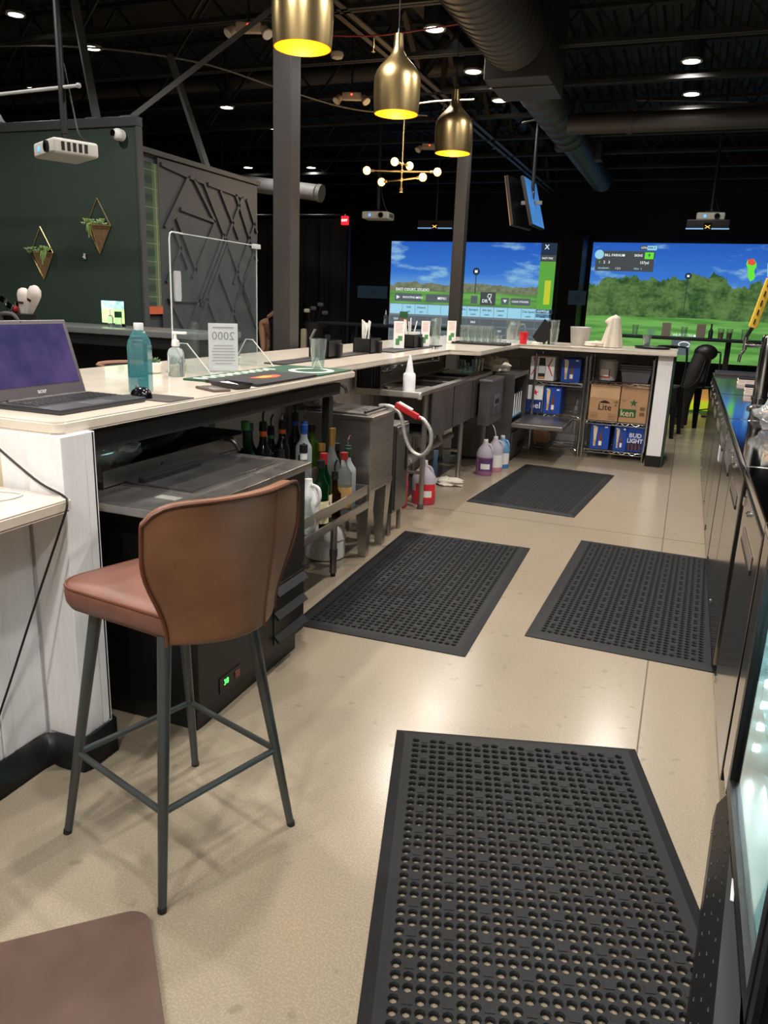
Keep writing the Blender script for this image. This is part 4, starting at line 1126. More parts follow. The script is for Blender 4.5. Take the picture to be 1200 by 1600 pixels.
def carton(x0, x1, z0, z1, d, m, label, y0=7.765, name='beer_carton', group=None):
    t = thing(name, label, 'carton', ((x0+x1)/2, y0, z0), R_(random.uniform(-2, 2)), group)
    w_, h = (x1-x0), z1-z0
    MB().box(-w_/2, w_/2, 0, d, 0, h, .003).build('box', m, t)
    return t, w_, h
def beer_print(t, w_, h, xo=-.25, glassw=.17):
    """pale beer glass and bottle printed on the end of a carton"""
    cx = xo*w_
    g = [(-.32, .12), (.32, .12), (.42, .5), (.62, .8), (.55, .93), (-.55, .93), (-.62, .8), (-.42, .5)]
    MB().prism([(cx+a*glassw*w_, -.0005, b_*h) for a, b_ in g], (0, -.001, 0)).build('printed_glass', mat('printed_beer', (222, 200, 160), .5), t, False)
    MB().prism([(cx+a*glassw*w_*.8, -.0012, b_*h) for a, b_ in [(-.35, .16), (.35, .16), (.42, .38), (-.42, .38)]], (0, -.001, 0)).build('printed_glass_foot', mat('printed_amber', (206, 160, 96), .5), t, False)
    bx = cx+.30*w_
    MB().prism([(bx+a*w_, -.0005, b_*h) for a, b_ in [(-.085, .1), (.085, .1), (.085, .5), (.03, .66), (.03, .82), (-.03, .82), (-.03, .66), (-.085, .5)]], (0, -.001, 0)).build('printed_bottle', mat('printed_brown_bottle', (116, 60, 40), .5), t, False)
    MB().prism([(bx+a*w_, -.0016, b_*h) for a, b_ in [(-.08, .16), (.08, .16), (.08, .34), (-.08, .34)]], (0, -.0006, 0)).build('printed_label', WHITE_INK, t, False)
    for q in (-.3, .3): MB().prism([(q*w_+a*w_, -.0005, b_*h) for a, b_ in [(-.08, .90), (.08, .90), (.08, .96), (-.08, .96)]], (0, -.001, 0)).build('printed_tag', WHITE_INK, t, False)
DK = mat('dark_blue_print', (14, 34, 92), .4)
t, w_, h = carton(-.77, -.59, .094, .33, .30, BLUE_BOX, 'blue beer carton at left on the bottom shelf below the cardboard cartons')
beer_print(t, w_, h)
t, w_, h = carton(-.545, -.43, .094, .325, .30, BLUE_BOX, 'end of the blue beer carton printed BUD LIGHT on the bottom shelf')
beer_print(t, w_, h, -.2, .2)
s_ = MB().box(w_/2, w_/2+.155, .03, .30, 0, h, .003).build('long_side', BLUE_BOX, t)
MB().box(w_/2+.008, w_/2+.147, .0285, .0305, .012, h*.45).build('printed_band', DK, s_, False)
MB().text('BUD', .058, TM((w_/2+.08, .029, h*.68), *FACE_CAM), .0008, bold=.0012).text('LIGHT', .058, TM((w_/2+.08, .0275, h*.45), *FACE_CAM), .0008, bold=.0012, sx=.9).build('lettering', WHITE_INK, s_, False)
for k in range(4): MB().box(w_/2+.02+.033*k, w_/2+.035+.033*k, .027, .029, .015, .075).build('printed_bottle', mat('printed_brown_bottle'), s_, False)
t, w_, h = carton(-1.11, -.93, .72, .945, .28, BLUE_BOX, 'blue beer carton alone on the top of the left shelving')
beer_print(t, w_, h)
t, w_, h = carton(-1.255, -1.09, .40, .655, .28, BLUE_BOX, 'blue beer carton on the middle left shelf beside the red star carton')
beer_print(t, w_, h)
t, w_, h = carton(-1.42, -1.27, .40, .665, .28, PAPER, 'white and blue carton with red star on the middle left shelf')
MB().box(-w_/2-.0005, w_/2+.0005, -.001, .0, 0, h*.48).build('printed_band', mat('navy_print', (28, 52, 120), .4), t, False)
MB().text('nel', .085, TM((.012, -.0015, h*.26), *FACE_CAM), .0006, bold=.001).build('lettering', WHITE_INK, t, False)
def star(cx, cz, r, y=-.0012): return [(cx+(r if k % 2 == 0 else r*.4)*math.sin(PI*k/5), y, cz+(r if k % 2 == 0 else r*.4)*math.cos(PI*k/5)) for k in range(10)]
MB().prism(star(-.0, h*.74, .036), (0, -.0008, 0)).build('star', RED_INK, t, False)
t, w_, h = carton(-1.415, -1.18, .72, .95, .28, PAPER, 'white carton with a large printed bottle and red chevrons on the top left shelf')
MB().prism([(a*w_, -.0008, b_*h) for a, b_ in [(-.16, .06), (.12, .06), (.15, .5), (.12, .72), (.10, .95), (-.14, .95), (-.15, .72), (-.18, .5)]], (0, -.001, 0)).build('printed_bottle', mat('printed_dark_bottle', (40, 32, 34), .5), t, False)
MB().prism([(a*w_, -.0019, b_*h) for a, b_ in [(-.15, .3), (.13, .3), (.13, .62), (-.15, .62)]], (0, -.0006, 0)).build('printed_label', mat('silver_print', (200, 200, 205), .4), t, False)
MB().prism([(a*w_, -.0019, b_*h) for a, b_ in [(-.14, .07), (.10, .07), (.11, .16), (-.15, .16)]], (0, -.0006, 0)).build('printed_base', mat('printed_amber'), t, False)
for s in (-1, 1):
    MB().prism([(s*(a+.02)*w_, -.0008, b_*h) for a, b_ in [(.40, .2), (.44, .2), (.26, .62), (.40, .95), (.36, .95), (.2, .62)]], (0, -.001, 0)).build('printed_chevron', RED_INK, t, False)
t, w_, h = carton(-.812, -.535, .375, .715, .33, CARD, 'brown cardboard carton printed Lite on the middle shelf', name='cardboard_carton')
MB().box(-w_/2, w_/2, -.0015, 0, h*.64, h).build('upper_flap', mat('pale_cardboard', (206, 168, 128), .75), t, False)
MB().text('Lite', .085, TM((.01, -.001, h*.38), *FACE_CAM), .0006, bold=.001).build('lettering', INK, t, False)
MB().prism([(a*w_, -.001, b_*h) for a, b_ in [(-.18, .50), (.22, .50), (.14, .55), (.02, .58), (-.1, .55)]], (0, -.0006, 0)).build('printed_roof', INK, t, False)
for a in (-.3, .33):
    fr = MB()
    for p0, p1 in (((a-.14, .06), (a+.12, .06)), ((a+.12, .06), (a+.12, .21)), ((a+.12, .21), (a-.14, .21)), ((a-.14, .21), (a-.14, .06))):
        fr.bar((p0[0]*w_, -.001, p0[1]*h), (p1[0]*w_, -.001, p1[1]*h), .0012, .004, up=(0, 1, 0))
    fr.build('printed_frame', INK, t, False)
    MB().text('|||||||', .03, TM((a*w_-.002, -.001, .135*h), *FACE_CAM), .0004).build('lettering', INK, t, False)
MB().text('LR\n6', .03, TM((.40*w_, -.001, h*.50), *FACE_CAM), .0004, bold=.0006).build('lettering', INK, t, False)
t, w_, h = carton(-.525, -.275, .375, .735, .33, CARD, 'brown cardboard carton with green star and green band beside the Lite carton', name='cardboard_carton')
MB().prism(star(.0, h*.53, .040, -.001), (0, -.0006, 0)).build('star', GREEN_INK, t, False)
MB().box(-w_/2, .12*w_, -.001, 0, h*.14, h*.36).build('printed_band', GREEN_INK, t, False)
MB().text('ken', .088, TM((-.20*w_, -.0016, h*.245), *FACE_CAM), .0005, bold=.001).build('lettering', mat('pale_card_print', (222, 196, 160), .6), t, False)
MB().text('4.6', .03, TM((-.36*w_, -.001, h*.58), *FACE_CAM), .0004).build('lettering', GREEN_INK, t, False)
for b_ in (.2, .34): MB().box(.25*w_, .43*w_, -.001, 0, h*b_, h*(b_+.1)).build('printed_block', mat('brown_print', (120, 92, 66), .6), t, False)
t, w_, h = carton(-1.345, -1.20, .087, .25, .2, CARD, 'small brown cardboard carton on the bottom shelf behind the washer door', y0=7.86, name='cardboard_carton')
MB().box(-w_/2-.001, w_/2+.001, .08, .12, h, h+.001).build('tape', mat('pale_cardboard'), t, False)
t = thing('white_bucket', 'white plastic bucket with red edged label on the top right shelf', 'bucket', (-.68, 7.92, .755))
MB().lathe([(.078, 0), (.082, .006), (.094, .18), (.098, .182), (.098, .195), (.094, .195)], n=24).build('pail', mat('translucent_white', (186, 186, 186), .4), t)
MB().lathe([(.1, .19), (.1, .205), (.05, .207)], n=24).build('lid', mat('grey_lid', (120, 122, 124), .4), t)
l = MB(); l.grid(lambda u, v: Vector((.089*math.cos(R_(-150+75*u)), .089*math.sin(R_(-150+75*u)), .03+.09*v)), 8, 1); l.build('label_border', RED_INK, t)
l = MB(); l.grid(lambda u, v: Vector((.0902*math.cos(R_(-144+62*u)), .0902*math.sin(R_(-144+62*u)), .04+.07*v)), 8, 1); l.build('label', PAPER, t)
TUB = mat('grey_tub_plastic', (92, 92, 96), .45)
for k in range(3):
    t = thing('bus_tub', ('lowest', 'middle', 'topmost')[k]+' of three nested grey bus tubs on the top right shelf', 'tub', (-.415, 7.92, .755+.022*k), group='nested grey bus tubs')
    q = MB(); rg = []
    for w2, d2, z in ((.115, .13, 0), (.135, .15, .11), (.15, .165, .112), (.15, .165, .122), (.133, .148, .122), (.112, .127, .006)):
        rg.append([q.bm.verts.new((a*w2, c*d2, z)) for a, c in ((-1, -1), (1, -1), (1, 1), (-1, 1))])
    q.skin(rg); q.build('shell', TUB, t, False)
ZT = 1.0675   # height of the bar top
# ------------------------------------------------------------------ laptop, mouse, bottle
GREY_L = mat('laptop_grey', (112, 104, 108), .35, .5, .04)
def screen_mat(name, c0, c1, e=.35, sc=5.):
    m = bpy.data.materials.new(name); m.use_nodes = True; nt = m.node_tree; n = NT(nt); b = nt.nodes['Principled BSDF']
    f = n.smooth(n.noise(n.obj(), sc, 3., .6), .3, .7)
    c = n.mix(f, srgb(c0), srgb(c1)); nt.links.new(c, b.inputs['Emission Color']); b.inputs['Emission Strength'].default_value = e
    b.inputs['Base Color'].default_value = (.01, .01, .015, 1); b.inputs['Roughness'].default_value = .18
    return m
t = thing('laptop', 'open grey laptop with purple reflection painted on its screen, on the near bar end', 'laptop', (-1.80, 1.957, ZT))
MB().box(-.125, .125, -.195, .195, 0, .016, .004).build('base', mat('laptop_dark', (62, 62, 66), .4, .4), t)
kb = MB().box(-.115, .03, -.185, .185, .016, .0172).build('keyboard_deck', mat('laptop_deck', (80, 78, 82), .4, .3), t, False)
for r in range(5):
    for c in range(15):
        MB().box(-.10+.025*r, -.08+.025*r, -.178+.0238*c, -.158+.0238*c, .0172, .0192).build('key', BLACK_P, kb, False)
MB().box(.045, .115, -.05, .06, .016, .0166).build('touchpad', mat('touchpad_grey', (98, 98, 102), .3, .3), t, False)
lid = MB().box(-.006, .0, -.195, .195, 0, .25, .003).build('lid', GREY_L, t)
lid.location = (-.127, 0, .016); lid.rotation_euler = (0, R_(-17), 0)
MB().box(.0002, .001, -.178, .178, .038, .236).build('screen', screen_mat('laptop_screen_reflection', (62, 58, 112), (104, 82, 140), .55, 7), lid, False)  # screen is off; its purple reflection is put into the emission colour
MB().text('acer', .022, TM((.0008, 0, .019), *FACE_AISLE), .0003, bold=.0004).build('lettering', mat('silver_print'), lid, False)
MB().cyl((.0006, 0, .244), (.001, 0, .244), .002, n=8).build('webcam', BLACK_G, lid)
MB().cyl((-.125, -.15, .012), (-.125, .15, .012), .008, n=10).build('hinge', BLACK_P, t)
o = MB().box(-.125, .11, -.07, .075, 0, .003, .001).build('mouse_pad', mat('brown_grey_pad', (66, 58, 54), .7), loc=(-1.71, 2.245, ZT)); tag(o, 'thin dark mouse pad between the laptop and the bottle', 'mouse pad')
t = thing('computer_mouse', 'black wireless mouse on the dark pad', 'mouse', (-1.745, 2.215, ZT+.003), R_(70))
b = MB(); b.grid(lambda u, v: Vector(((.030-.004*math.cos(2*PI*u)*0)*math.sin(v*PI/2)*math.cos(2*PI*u), .052*math.sin(v*PI/2)*math.sin(2*PI*u), .036*math.cos(v*PI/2)**.8*(1-.18*math.sin(2*PI*u)*math.sin(v*PI/2)))), 24, 8, close_u=True)
b.build('shell', BLACK_G, t, ang=80)
MB().cyl((-.003, .024, .031), (.003, .024, .031), .008, n=12).build('scroll_wheel', mat('grey_wheel', (90, 90, 92), .5), t)
t = thing('water_bottle', 'tall teal plastic water bottle with white cap beside the mouse', 'bottle', (-1.85, 2.35, ZT), R_(20))
TEAL = thin_glass('teal_bottle_plastic', (128, 206, 212), .2, .16, (.25, .62, .66))
def sq_ring(b, w_, z, bev=.28):
    P = []
    for sx, sy in ((1, 1), (-1, 1), (-1, -1), (1, -1)):
        a = [(sx*w_, sy*w_*(1-bev)), (sx*w_*(1-bev), sy*w_)]
        if sx*sy < 0: a = a[::-1]
        P += a
    return [b.bm.verts.new((x, y, z)) for x, y in P]
b = MB(); b.skin([sq_ring(b, w_, z, bv) for w_, z, bv in ((.034, 0, .3), (.037, .006, .3), (.037, .165, .3), (.034, .185, .32), (.018, .220, .4), (.0145, .224, .42), (.0145, .24, .42))])
b.build('body', TEAL, t, ang=30)
b = MB(); b.skin([sq_ring(b, w_, z) for w_, z in ((.032, .003), (.0345, .008), (.0345, .15))]); b.build('water', thin_glass('teal_water', (140, 216, 222), .05, .14, (.25, .62, .66)), t, ang=30)
MB().lathe([(.0165, .222), (.0175, .226), (.0175, .245), (.0165, .248)], n=20).build('cap', WHITE_P, t)
MB().text('SMART', .016, TM((.0376, 0, .12), (0, 0, -1), (0, 1, 0)), .0002).build('lettering', mat('dark_teal_print', (20, 80, 90), .5), t, False) if False else None
t = thing('smartphone', 'brown cased smartphone lying on the bar edge', 'phone', (-1.69, 2.575, ZT), R_(62))
MB().box(-.037, .037, -.075, .075, 0, .009, .004).build('case', mat('brown_phone_case', (96, 78, 70), .4), t)
MB().box(-.033, .033, -.070, .070, .009, .0095).build('screen', mat('phone_glass', (120, 112, 108), .1), t, False)
t = thing('tip_tray', 'small black check tray with a paper slip beside the phone', 'tray', (-1.68, 2.69, ZT), R_(75))
b = MB(); b.skin([[b.bm.verts.new((x*w_, y*l_, z)) for x, y in ((-1, -1), (1, -1), (1, 1), (-1, 1))] for w_, l_, z in ((.035, .07, 0), (.043, .082, .022), (.040, .079, .022), (.033, .068, .004))])
b.build('tray', BLACK_P, t, False)
MB().bar((-.01, -.05, .012), (.0, .04, .020), .04, .0008).build('receipt', PAPER, t, False)
o = MB().bar((0, -.02, .001), (.004, .055, .001), .03, .001).build('paper_slip', PAPER, loc=(-1.625, 2.70, ZT)); tag(o, 'folded white paper slip at the bar edge by the black mat', 'paper')

# ------------------------------------------------------------------ acrylic guard, sanitizer, sign
t = thing('sneeze_guard', 'clear acrylic sneeze guard standing on the bar', 'sneeze guard', (-2.14, 2.95, ZT))
b = MB(); P = [(0, y, z) for y, z in ((0, 0), (.74, 0), (.74, .59)) ] + [(0, .02+.02*math.cos(R_(a)), .59+.02*math.sin(R_(a))) for a in (90, 120, 150, 180)]
b.prism([(-.0025, p[1], p[2]) for p in P], (.005, 0, 0)).build('panel', ACRYL, t, False)
MB().tube([(0, 0, .0), (0, 0, .58), (0, .006, .604), (0, .02, .61), (0, .10, .609)], .0035, 6).tube([(0, .10, .609), (0, .74, .605)], .0022, 6).tube([(0, .74, .605), (0, .74, 0)], .0022, 6).build('edge', ACRYL_E, t)
b = MB(); b.prism([(-.004, .05+.022*a, .385+.065*c) for a, c in [(-1, -.8), (-.8, -1), (.8, -1), (1, -.8), (1, .8), (.8, 1), (-.8, 1), (-1, .8)]], (.008, 0, 0)).build('frosted_label', mat('frosted_sticker', (176, 178, 178), .6), t, False)
MB().box(-.012, .012, .71, .765, .590, .612, .003).build('corner_clip', mat('frosted_sticker'), t)
for y_ in (.08, .66):
    f_ = MB().prism([(-.10, y_-.0025, 0), (.15, y_-.0025, 0), (.02, y_-.0025, .135), (-.02, y_-.0025, .135)], (0, .005, 0)).build('foot', ACRYL, t, False)
    MB().tube([(-.10, y_, 0), (-.02, y_, .135), (.02, y_, .135), (.15, y_, 0)], .0028, 6).build('edge', ACRYL_E, f_)
def sanitizer(x, y, label, rz=0., s=1.):
    t = thing('sanitizer_bottle', label, 'pump bottle', (x, y, ZT), rz)
    GEL = mat('clear_gel', (226, 236, 242), .05, 0, 0, trans=.9, ior=1.25)
    MB().lathe([(.030*s, 0), (.034*s, .006), (.034*s, .10*s), (.028*s, .118*s), (.014*s, .126*s), (.013*s, .135*s)], n=20, sx=1.1, sy=.8).build('bottle', GEL, t)
    MB().box(.026, .0285, -.02, .02, .02, .09).build('label', PAPER, t, False)
    MB().lathe([(.016*s, .13*s), (.018*s, .134*s), (.016*s, .155*s), (.007*s, .16*s), (.006*s, .185*s)], n=16).build('collar', WHITE_P, t)
    MB().box(-.05*s, .012*s, -.009*s, .009*s, .183*s, .194*s, .003).build('pump_head', WHITE_P, t)
sanitizer(-2.09, 2.90, 'clear hand sanitizer pump bottle beside the left edge of the sneeze guard', R_(200))
sanitizer(-2.20, 3.46, 'clear hand sanitizer pump bottle right of the white sign', R_(160), .95)
def sign_paper():
    m = bpy.data.materials.new('thin_sign_paper'); m.use_nodes = True; nt = m.node_tree; nt.nodes.clear(); n = NT(nt)
    d = n.node('ShaderNodeBsdfDiffuse'); d.inputs[0].default_value = (.86, .82, .83, 1)
    tl = n.node('ShaderNodeBsdfTranslucent'); tl.inputs[0].default_value = (.9, .85, .86, 1)
    mx_ = n.node('ShaderNodeMixShader'); o = n.node('ShaderNodeOutputMaterial')
    nt.links.new(n.math('ADD', .4, n.math('MULTIPLY', n.noise(n.obj(), 30., 2.), .15)), mx_.inputs[0])
    nt.links.new(d.outputs[0], mx_.inputs[1]); nt.links.new(tl.outputs[0], mx_.inputs[2]); nt.links.new(mx_.outputs[0], o.inputs[0])
    return m
t = thing('table_sign', 'white paper sign in clear holder seen from behind, printed 2000', 'sign', (-2.06, 3.235, ZT), R_(44))
MB().box(-.07, .07, -.0005, .0005, .004, .225).build('paper', sign_paper(), t, False)
MB().box(-.073, .073, -.004, -.0025, .0, .228).build('holder', ACRYL, t, False)
MB().box(-.073, .073, -.05, .03, .0, .003).build('holder_foot', ACRYL, t, False)
GP = mat('pale_grey_print', (150, 148, 150), .6)
mx = MB().text('2000', .055, TM((0, -.0022, .165), (-1, 0, 0), (0, 0, 1)) , .0002)
for k, wd in enumerate((.09, .10, .11, .105, .10, .11, .08)):
    mx.box(-wd/2, wd/2, -.0026, -.0021, .120-.014*k, .1235-.014*k)
mx.box(-.05, .05, -.0026, -.0021, .203, .208)
mx.build('lettering', GP, t, False)
def succulent(x, y, label, potm, s=1.):
    t = thing('succulent_pot', label, 'potted plant', (x, y, ZT))
    MB().lathe([(.024*s, 0), (.032*s, .006*s), (.036*s, .04*s), (.03*s, .045*s), (.026*s, .04*s)], n=8).build('pot', potm, t, False)
    for k in range(11):
        a = k*2.4; e = .3+.08*k
        d = Vector((math.cos(a)*math.cos(e), math.sin(a)*math.cos(e), math.sin(e)))
        MB().cyl(Vector((0, 0, .038*s))+d*.006*s, Vector((0, 0, .038*s))+d*.034*s, .008*s, .002*s, n=6).build('leaf', mat('succulent_green', (76, 104, 66), .6), t)
CERW = mat('white_ceramic', (222, 214, 200), .35)
succulent(-2.245, 2.945, 'small succulent in faceted white pot left of the sneeze guard', CERW, 1.1)
succulent(-2.20, 3.08, 'small succulent in tan and white pot behind the guard foot', mat('tan_white_ceramic', (206, 176, 140), .4, 0, .3, 60), .95)
succulent(-2.235, 3.62, 'small succulent in pale pot behind the right guard foot', CERW, .95)

# bar mats
def bar_mat(x0, x1, y0, y1, m, label, h=.008, rz=0.):
    cx, cy = (x0+x1)/2, (y0+y1)/2
    t = thing('bar_mat', label, 'bar mat', (cx, cy, ZT), rz)
    MB().box(x0-cx, x1-cx, y0-cy, y1-cy, 0, h, .003).build('rubber', m, t)
    return t
GMAT = mat('green_bar_mat', (30, 74, 52), .6)
KMAT = mat('black_bar_mat', (32, 32, 34), .6)
t = bar_mat(-1.98, -1.862, 2.79, 3.72, GMAT, 'long green rubber bar mat with white lettering along the guard')
pm = mat('offwhite_print', (214, 218, 204), .6)
for k in range(10):
    yk = -.42+.066*k
    b = MB(); rg = [[b.bm.verts.new((.036*q*math.cos(2*PI*i/12), yk+.024*q*math.sin(2*PI*i/12), .0085)) for i in range(12)] for q in (.35+.1*(k % 3), 1.)]
    b.skin(rg, False, False).build('printed_mark', pm, t, False)
t = bar_mat(-1.855, -1.60, 2.77, 3.31, KMAT, 'black rubber bar mat with red and orange logo at the bar edge', .012)
b = MB(); b.prism([(x, y, .0125) for x, y in ((-.02, -.10), (.03, -.06), (.05, .02), (.03, .10), (-.01, .12), (-.03, .04))], (0, 0, .0006)).build('printed_flame', mat('orange_red_print', (222, 84, 48), .6), t, False)
b = MB(); b.prism([(x, y, .0132) for x, y in ((-.01, -.06), (.02, -.03), (.025, .03), (.005, .06), (-.015, .02))], (0, 0, .0004)).build('printed_highlight', mat('yellow_orange_print', (240, 160, 60), .6), t, False)
t = bar_mat(-1.855, -1.60, 3.32, 3.72, GMAT, 'green rubber bar mat with white ring under the pint glass')
b = MB(); rg = [[b.bm.verts.new((.11*k*math.cos(2*PI*i/28), .13*k*math.sin(2*PI*i/28)-.01, .0085)) for i in range(28)] for k in (.72, 1.)]
b.skin(rg, False, False).build('printed_ring', mat('offwhite_print'), t, False)
bar_mat(-2.14, -2.02, 3.76, 5.02, KMAT, 'long black rubber bar mat under the first two caddies')
bar_mat(-2.13, -1.93, 5.24, 6.42, KMAT, 'long black rubber bar mat under the menu and the glass stack')
def pint(x, y, z, label, group=None, h=.15, r0=.030, r1=.044): return tumbler(x, y, z, h, r0, r1, label, group, 'pint_glass', n=24)
pint(-1.745, 3.62, ZT+.009, 'empty pint glass on the green ringed mat')

# caddies
def caddy(x, y, z, label, straws=0, napkins=False, pens=3):
    t = thing('bar_caddy', label, 'caddy', (x, y, z), R_(90))
    w_, d_, h = .20, .13, .10
    b = MB()
    b.box(-w_/2, w_/2, -d_/2, d_/2, 0, .006).box(-w_/2, w_/2, -d_/2, -d_/2+.005, 0, h).box(-w_/2, w_/2, d_/2-.005, d_/2, 0, h).box(-w_/2, -w_/2+.005, -d_/2, d_/2, 0, h).box(w_/2-.005, w_/2, -d_/2, d_/2, 0, h)
    b.box(0, .005, -d_/2, d_/2, 0, h*.9)
    b.build('tray', BLACK_P, t, False)
    MB().box(.03, .07, -d_/2-.022, -d_/2, .0, h*.8, .004).build('side_pocket', BLACK_P, t)
    for k in range(straws):
        a = random.uniform(-.2, .2); c = random.uniform(-.2, .2); px, py = -.055+random.uniform(-.02, .02), random.uniform(-.03, .03)
        MB().cyl((px, py, .01), (px+a*.2, py+c*.2, .205+random.uniform(-.01, .02)), .005, n=7).build('straw', WHITE_P, t)
    for k in range(pens):
        px = .03+.025*k; MB().cyl((px, 0, .01), (px+.01, .02, .13), .005, n=7).build('stirrer', BLACK_P, t)
    if napkins: MB().box(.02, .09, -.05, .05, .01, .115).build('napkin_stack', PAPER, t)
    return t
caddy(-2.08, 4.42, ZT+.009, 'black bar caddy behind the pint glass')
caddy(-2.08, 4.80+.30, ZT, 'black bar caddy bristling with white straws, in the middle', 9)
caddy(-2.04, 5.90, ZT+.009, 'black bar caddy next to the printed menu', 5, True)
def menu(x, y, z, rz, label, h=.20, w_=.085):
    t = thing('menu_card', label, 'menu', (x, y, z), rz)
    MB().box(-w_/2, w_/2, -.002, .002, 0, h, .0005).build('card', PAPER, t)
    b = MB().box(-w_*.30, w_*.05, -.0028, -.0021, h*.12, h*.36).box(-w_*.1, w_*.32, -.0028, -.0021, h*.28, h*.46)
    b.build('green_print', mat('menu_green', (76, 140, 88), .6), t, False)
    b = MB()
    for k in range(7): b.box(-w_*.36, w_*(.36-.06*(k % 3)), -.0028, -.0021, h*(.92-.055*k), h*(.935-.055*k))
    b.build('printed_lines', mat('rose_print', (190, 130, 130), .6), t, False)
    MB().box(-w_/2, w_/2, -.03, .03, 0, .003).build('foot', ACRYL, t, False)
menu(-2.05, 5.66, ZT+.009, R_(35), 'white printed menu card with green blocks between the caddies')
menu(-1.99, 6.12, ZT+.009, R_(55), 'menu card with green drawing left of the stacked glasses')
menu(-2.02, 6.98, ZT, R_(35), 'menu card with green drawing at the left end of the glass tray')
for k in range(2):
    tumbler(-1.97+.004*k, 6.33, ZT+.009+.075*k, .15, .034, .044, ('lower', 'upper')[k]+' clear beer glass of the stack right of the menu cards', 'stacked beer glasses')
# tray of glasses at the inner corner
t = thing('drain_tray', 'black rubber drip tray at the inner corner of the bar', 'tray', (-1.77, 7.10, ZT))
MB().box(-.24, .25, -.13, .17, 0, .010, .004).build('base', KMAT, t)
rim = MB()
for a, b_, c, d in ((-.24, .25, -.13, -.12), (-.24, .25, .16, .17), (-.24, -.23, -.12, .16), (.24, .25, -.12, .16)): rim.box(a, b_, c, d, .008, .018)
rim.build('rim', KMAT, t, False)
for r in range(2):
    for k in range(5):
        tumbler(-1.93+.062*k, 7.04+.10*r, ZT+.011, .155, .026, .029, ('front', 'back')[r]+' row tall glass number '.replace(' number ', ', ')+('leftmost', 'second from left', 'middle', 'second from right', 'rightmost')[k]+' on the black drip tray', 'tall glasses on the drip tray', n=14)
tumbler(-1.60, 7.06, ZT+.011, .075, .03, .034, 'low round glass at the right of the drip tray', None, n=16)
tumbler(-1.67, 7.22, ZT+.011, .12, .028, .03, 'clear glass with bluish tint behind the low round glass', None, n=16)
o = tumbler(-1.545, 7.08, ZT+.011, .035, .016, .018, 'tiny shot glass at the right end of the drip tray', None, n=14)
t = thing('beer_pitcher', 'clear glass beer pitcher behind the red cup', 'pitcher', (-1.62, 7.78, ZT))
MB().lathe([(.055, 0), (.058, .01), (.07, .21), (.067, .21), (.053, .015), (.001, .015)], n=24).build('vessel', GLASS, t)
MB().tube([(.066, .0, .18), (.11, .01, .17), (.105, .01, .08), (.062, 0, .05)], .008, 8, 5).build('handle', GLASS, t)
t = thing('red_cup', 'red plastic party cup at the front edge of the far counter', 'cup', (-1.48, 7.62, ZT))
MB().lathe([(.032, 0), (.033, .004), (.045, .108), (.047, .11), (.045, .112), (.042, .108), (.031, .006), (.001, .006)], n=24).build('cup', mat('red_cup_plastic', (206, 30, 44), .35), t)
MB().lathe([(.0465, .109), (.048, .111), (.0465, .113)], n=24, cap0=False, cap1=False).build('rim', mat('red_cup_plastic'), t)
t = thing('tablet_stand', 'black tablet on a leaning stand right of the red cup', 'tablet', (-1.37, 7.88, ZT), R_(-35))
MB().box(-.05, .05, -.05, .05, 0, .012, .004).build('foot', WHITE_P, t)
b = MB().box(-.085, .085, -.006, .006, 0, .22, .004).build('tablet', BLACK_P, t); b.location = (-.03, .0, .012); b.rotation_euler = (R_(-10), R_(32), 0)
MB().bar((.02, .02, .01), (.03, .03, .12), .02, .006).build('prop', BLACK_P, t)
for k in range(2):
    tumbler(-1.205, 7.72+.002*k, ZT+.082*k, .155, .033, .045, ('lower', 'upper')[k]+' glass of the pair nested on the far counter', 'nested glasses on the far counter')
t = thing('black_sleeve', 'black cup sleeve standing behind the nested glasses', 'sleeve', (-1.25, 7.85, ZT))
MB().lathe([(.034, 0), (.042, .22), (.04, .22), (.032, .005)], n=18).build('wall', BLACK_P, t)
MB().lathe([(.041, .215), (.0445, .219), (.041, .223)], n=18, cap0=False, cap1=False).build('rim', BLACK_P, t)
t = thing('ice_bucket', 'frosted plastic ice bucket on the far counter', 'bucket', (-.99, 7.96, ZT))
MB().lathe([(.08, 0), (.083, .005), (.10, .17), (.104, .175), (.1, .178), (.095, .17), (.078, .008), (.001, .008)], n=26).build('pail', mat('frosted_grey_plastic', (186, 184, 180), .4, .3, .1, trans=.2), t)
MB().sph((0, 0, .15), .07, (1, 1, .4), 14).build('ice', mat('ice', (220, 224, 226), .2), t)
# white towel draped over a bottle
def towel_fn(u, v):
    a = 2*PI*u
    r = .046*min(1, v/.10)**.5+.05*max(0, v-.10)+.014*v*math.sin(5*a)+.007*v*math.sin(9*a+1)
    fl = math.exp(-((v-.16)/.10)**2)*max(0, -math.cos(a))**2*.045
    return Vector((r*math.cos(a)*1.05+.014*(1-v)-fl, r*math.sin(a), .305*(1-v)+.004-fl*.5))
t = thing('draped_towel', 'white bar towel draped in a peak over a bottle on the far counter', 'towel', (-.68, 7.88, ZT))
b = MB(); V = b.grid(towel_fn, 44, 14, close_u=True); b.bm.faces.new([V[i][0] for i in range(44)]); b.build('cloth', CLOTH_W, t, ang=80)
MB().lathe([(.04, 0), (.04, .14), (.014, .2), (.014, .27)], n=14).build('bottle_inside', G_CLEAR, t)
o = blob('cloth_tail', (-.14, -.02, .022), .06, 41, CLOTH_W, 26, .3, .02, (1.7, .9, .5), 4); o.parent = t
t = thing('serving_tray', 'round black serving tray at the right end of the far counter', 'tray', (-.31, 8.12, ZT))
MB().lathe([(.15, 0), (.16, .003), (.17, .016), (.165, .017), (.155, .006), (.001, .006)], n=32).build('disc', BLACK_P, t)
MB().lathe([(.168, .0155), (.172, .018), (.168, .0205)], n=32, cap0=False, cap1=False).build('rim', BLACK_P, t)
pint(-.37, 8.10, ZT+.0075, 'used pint glass on the round black tray', h=.12)

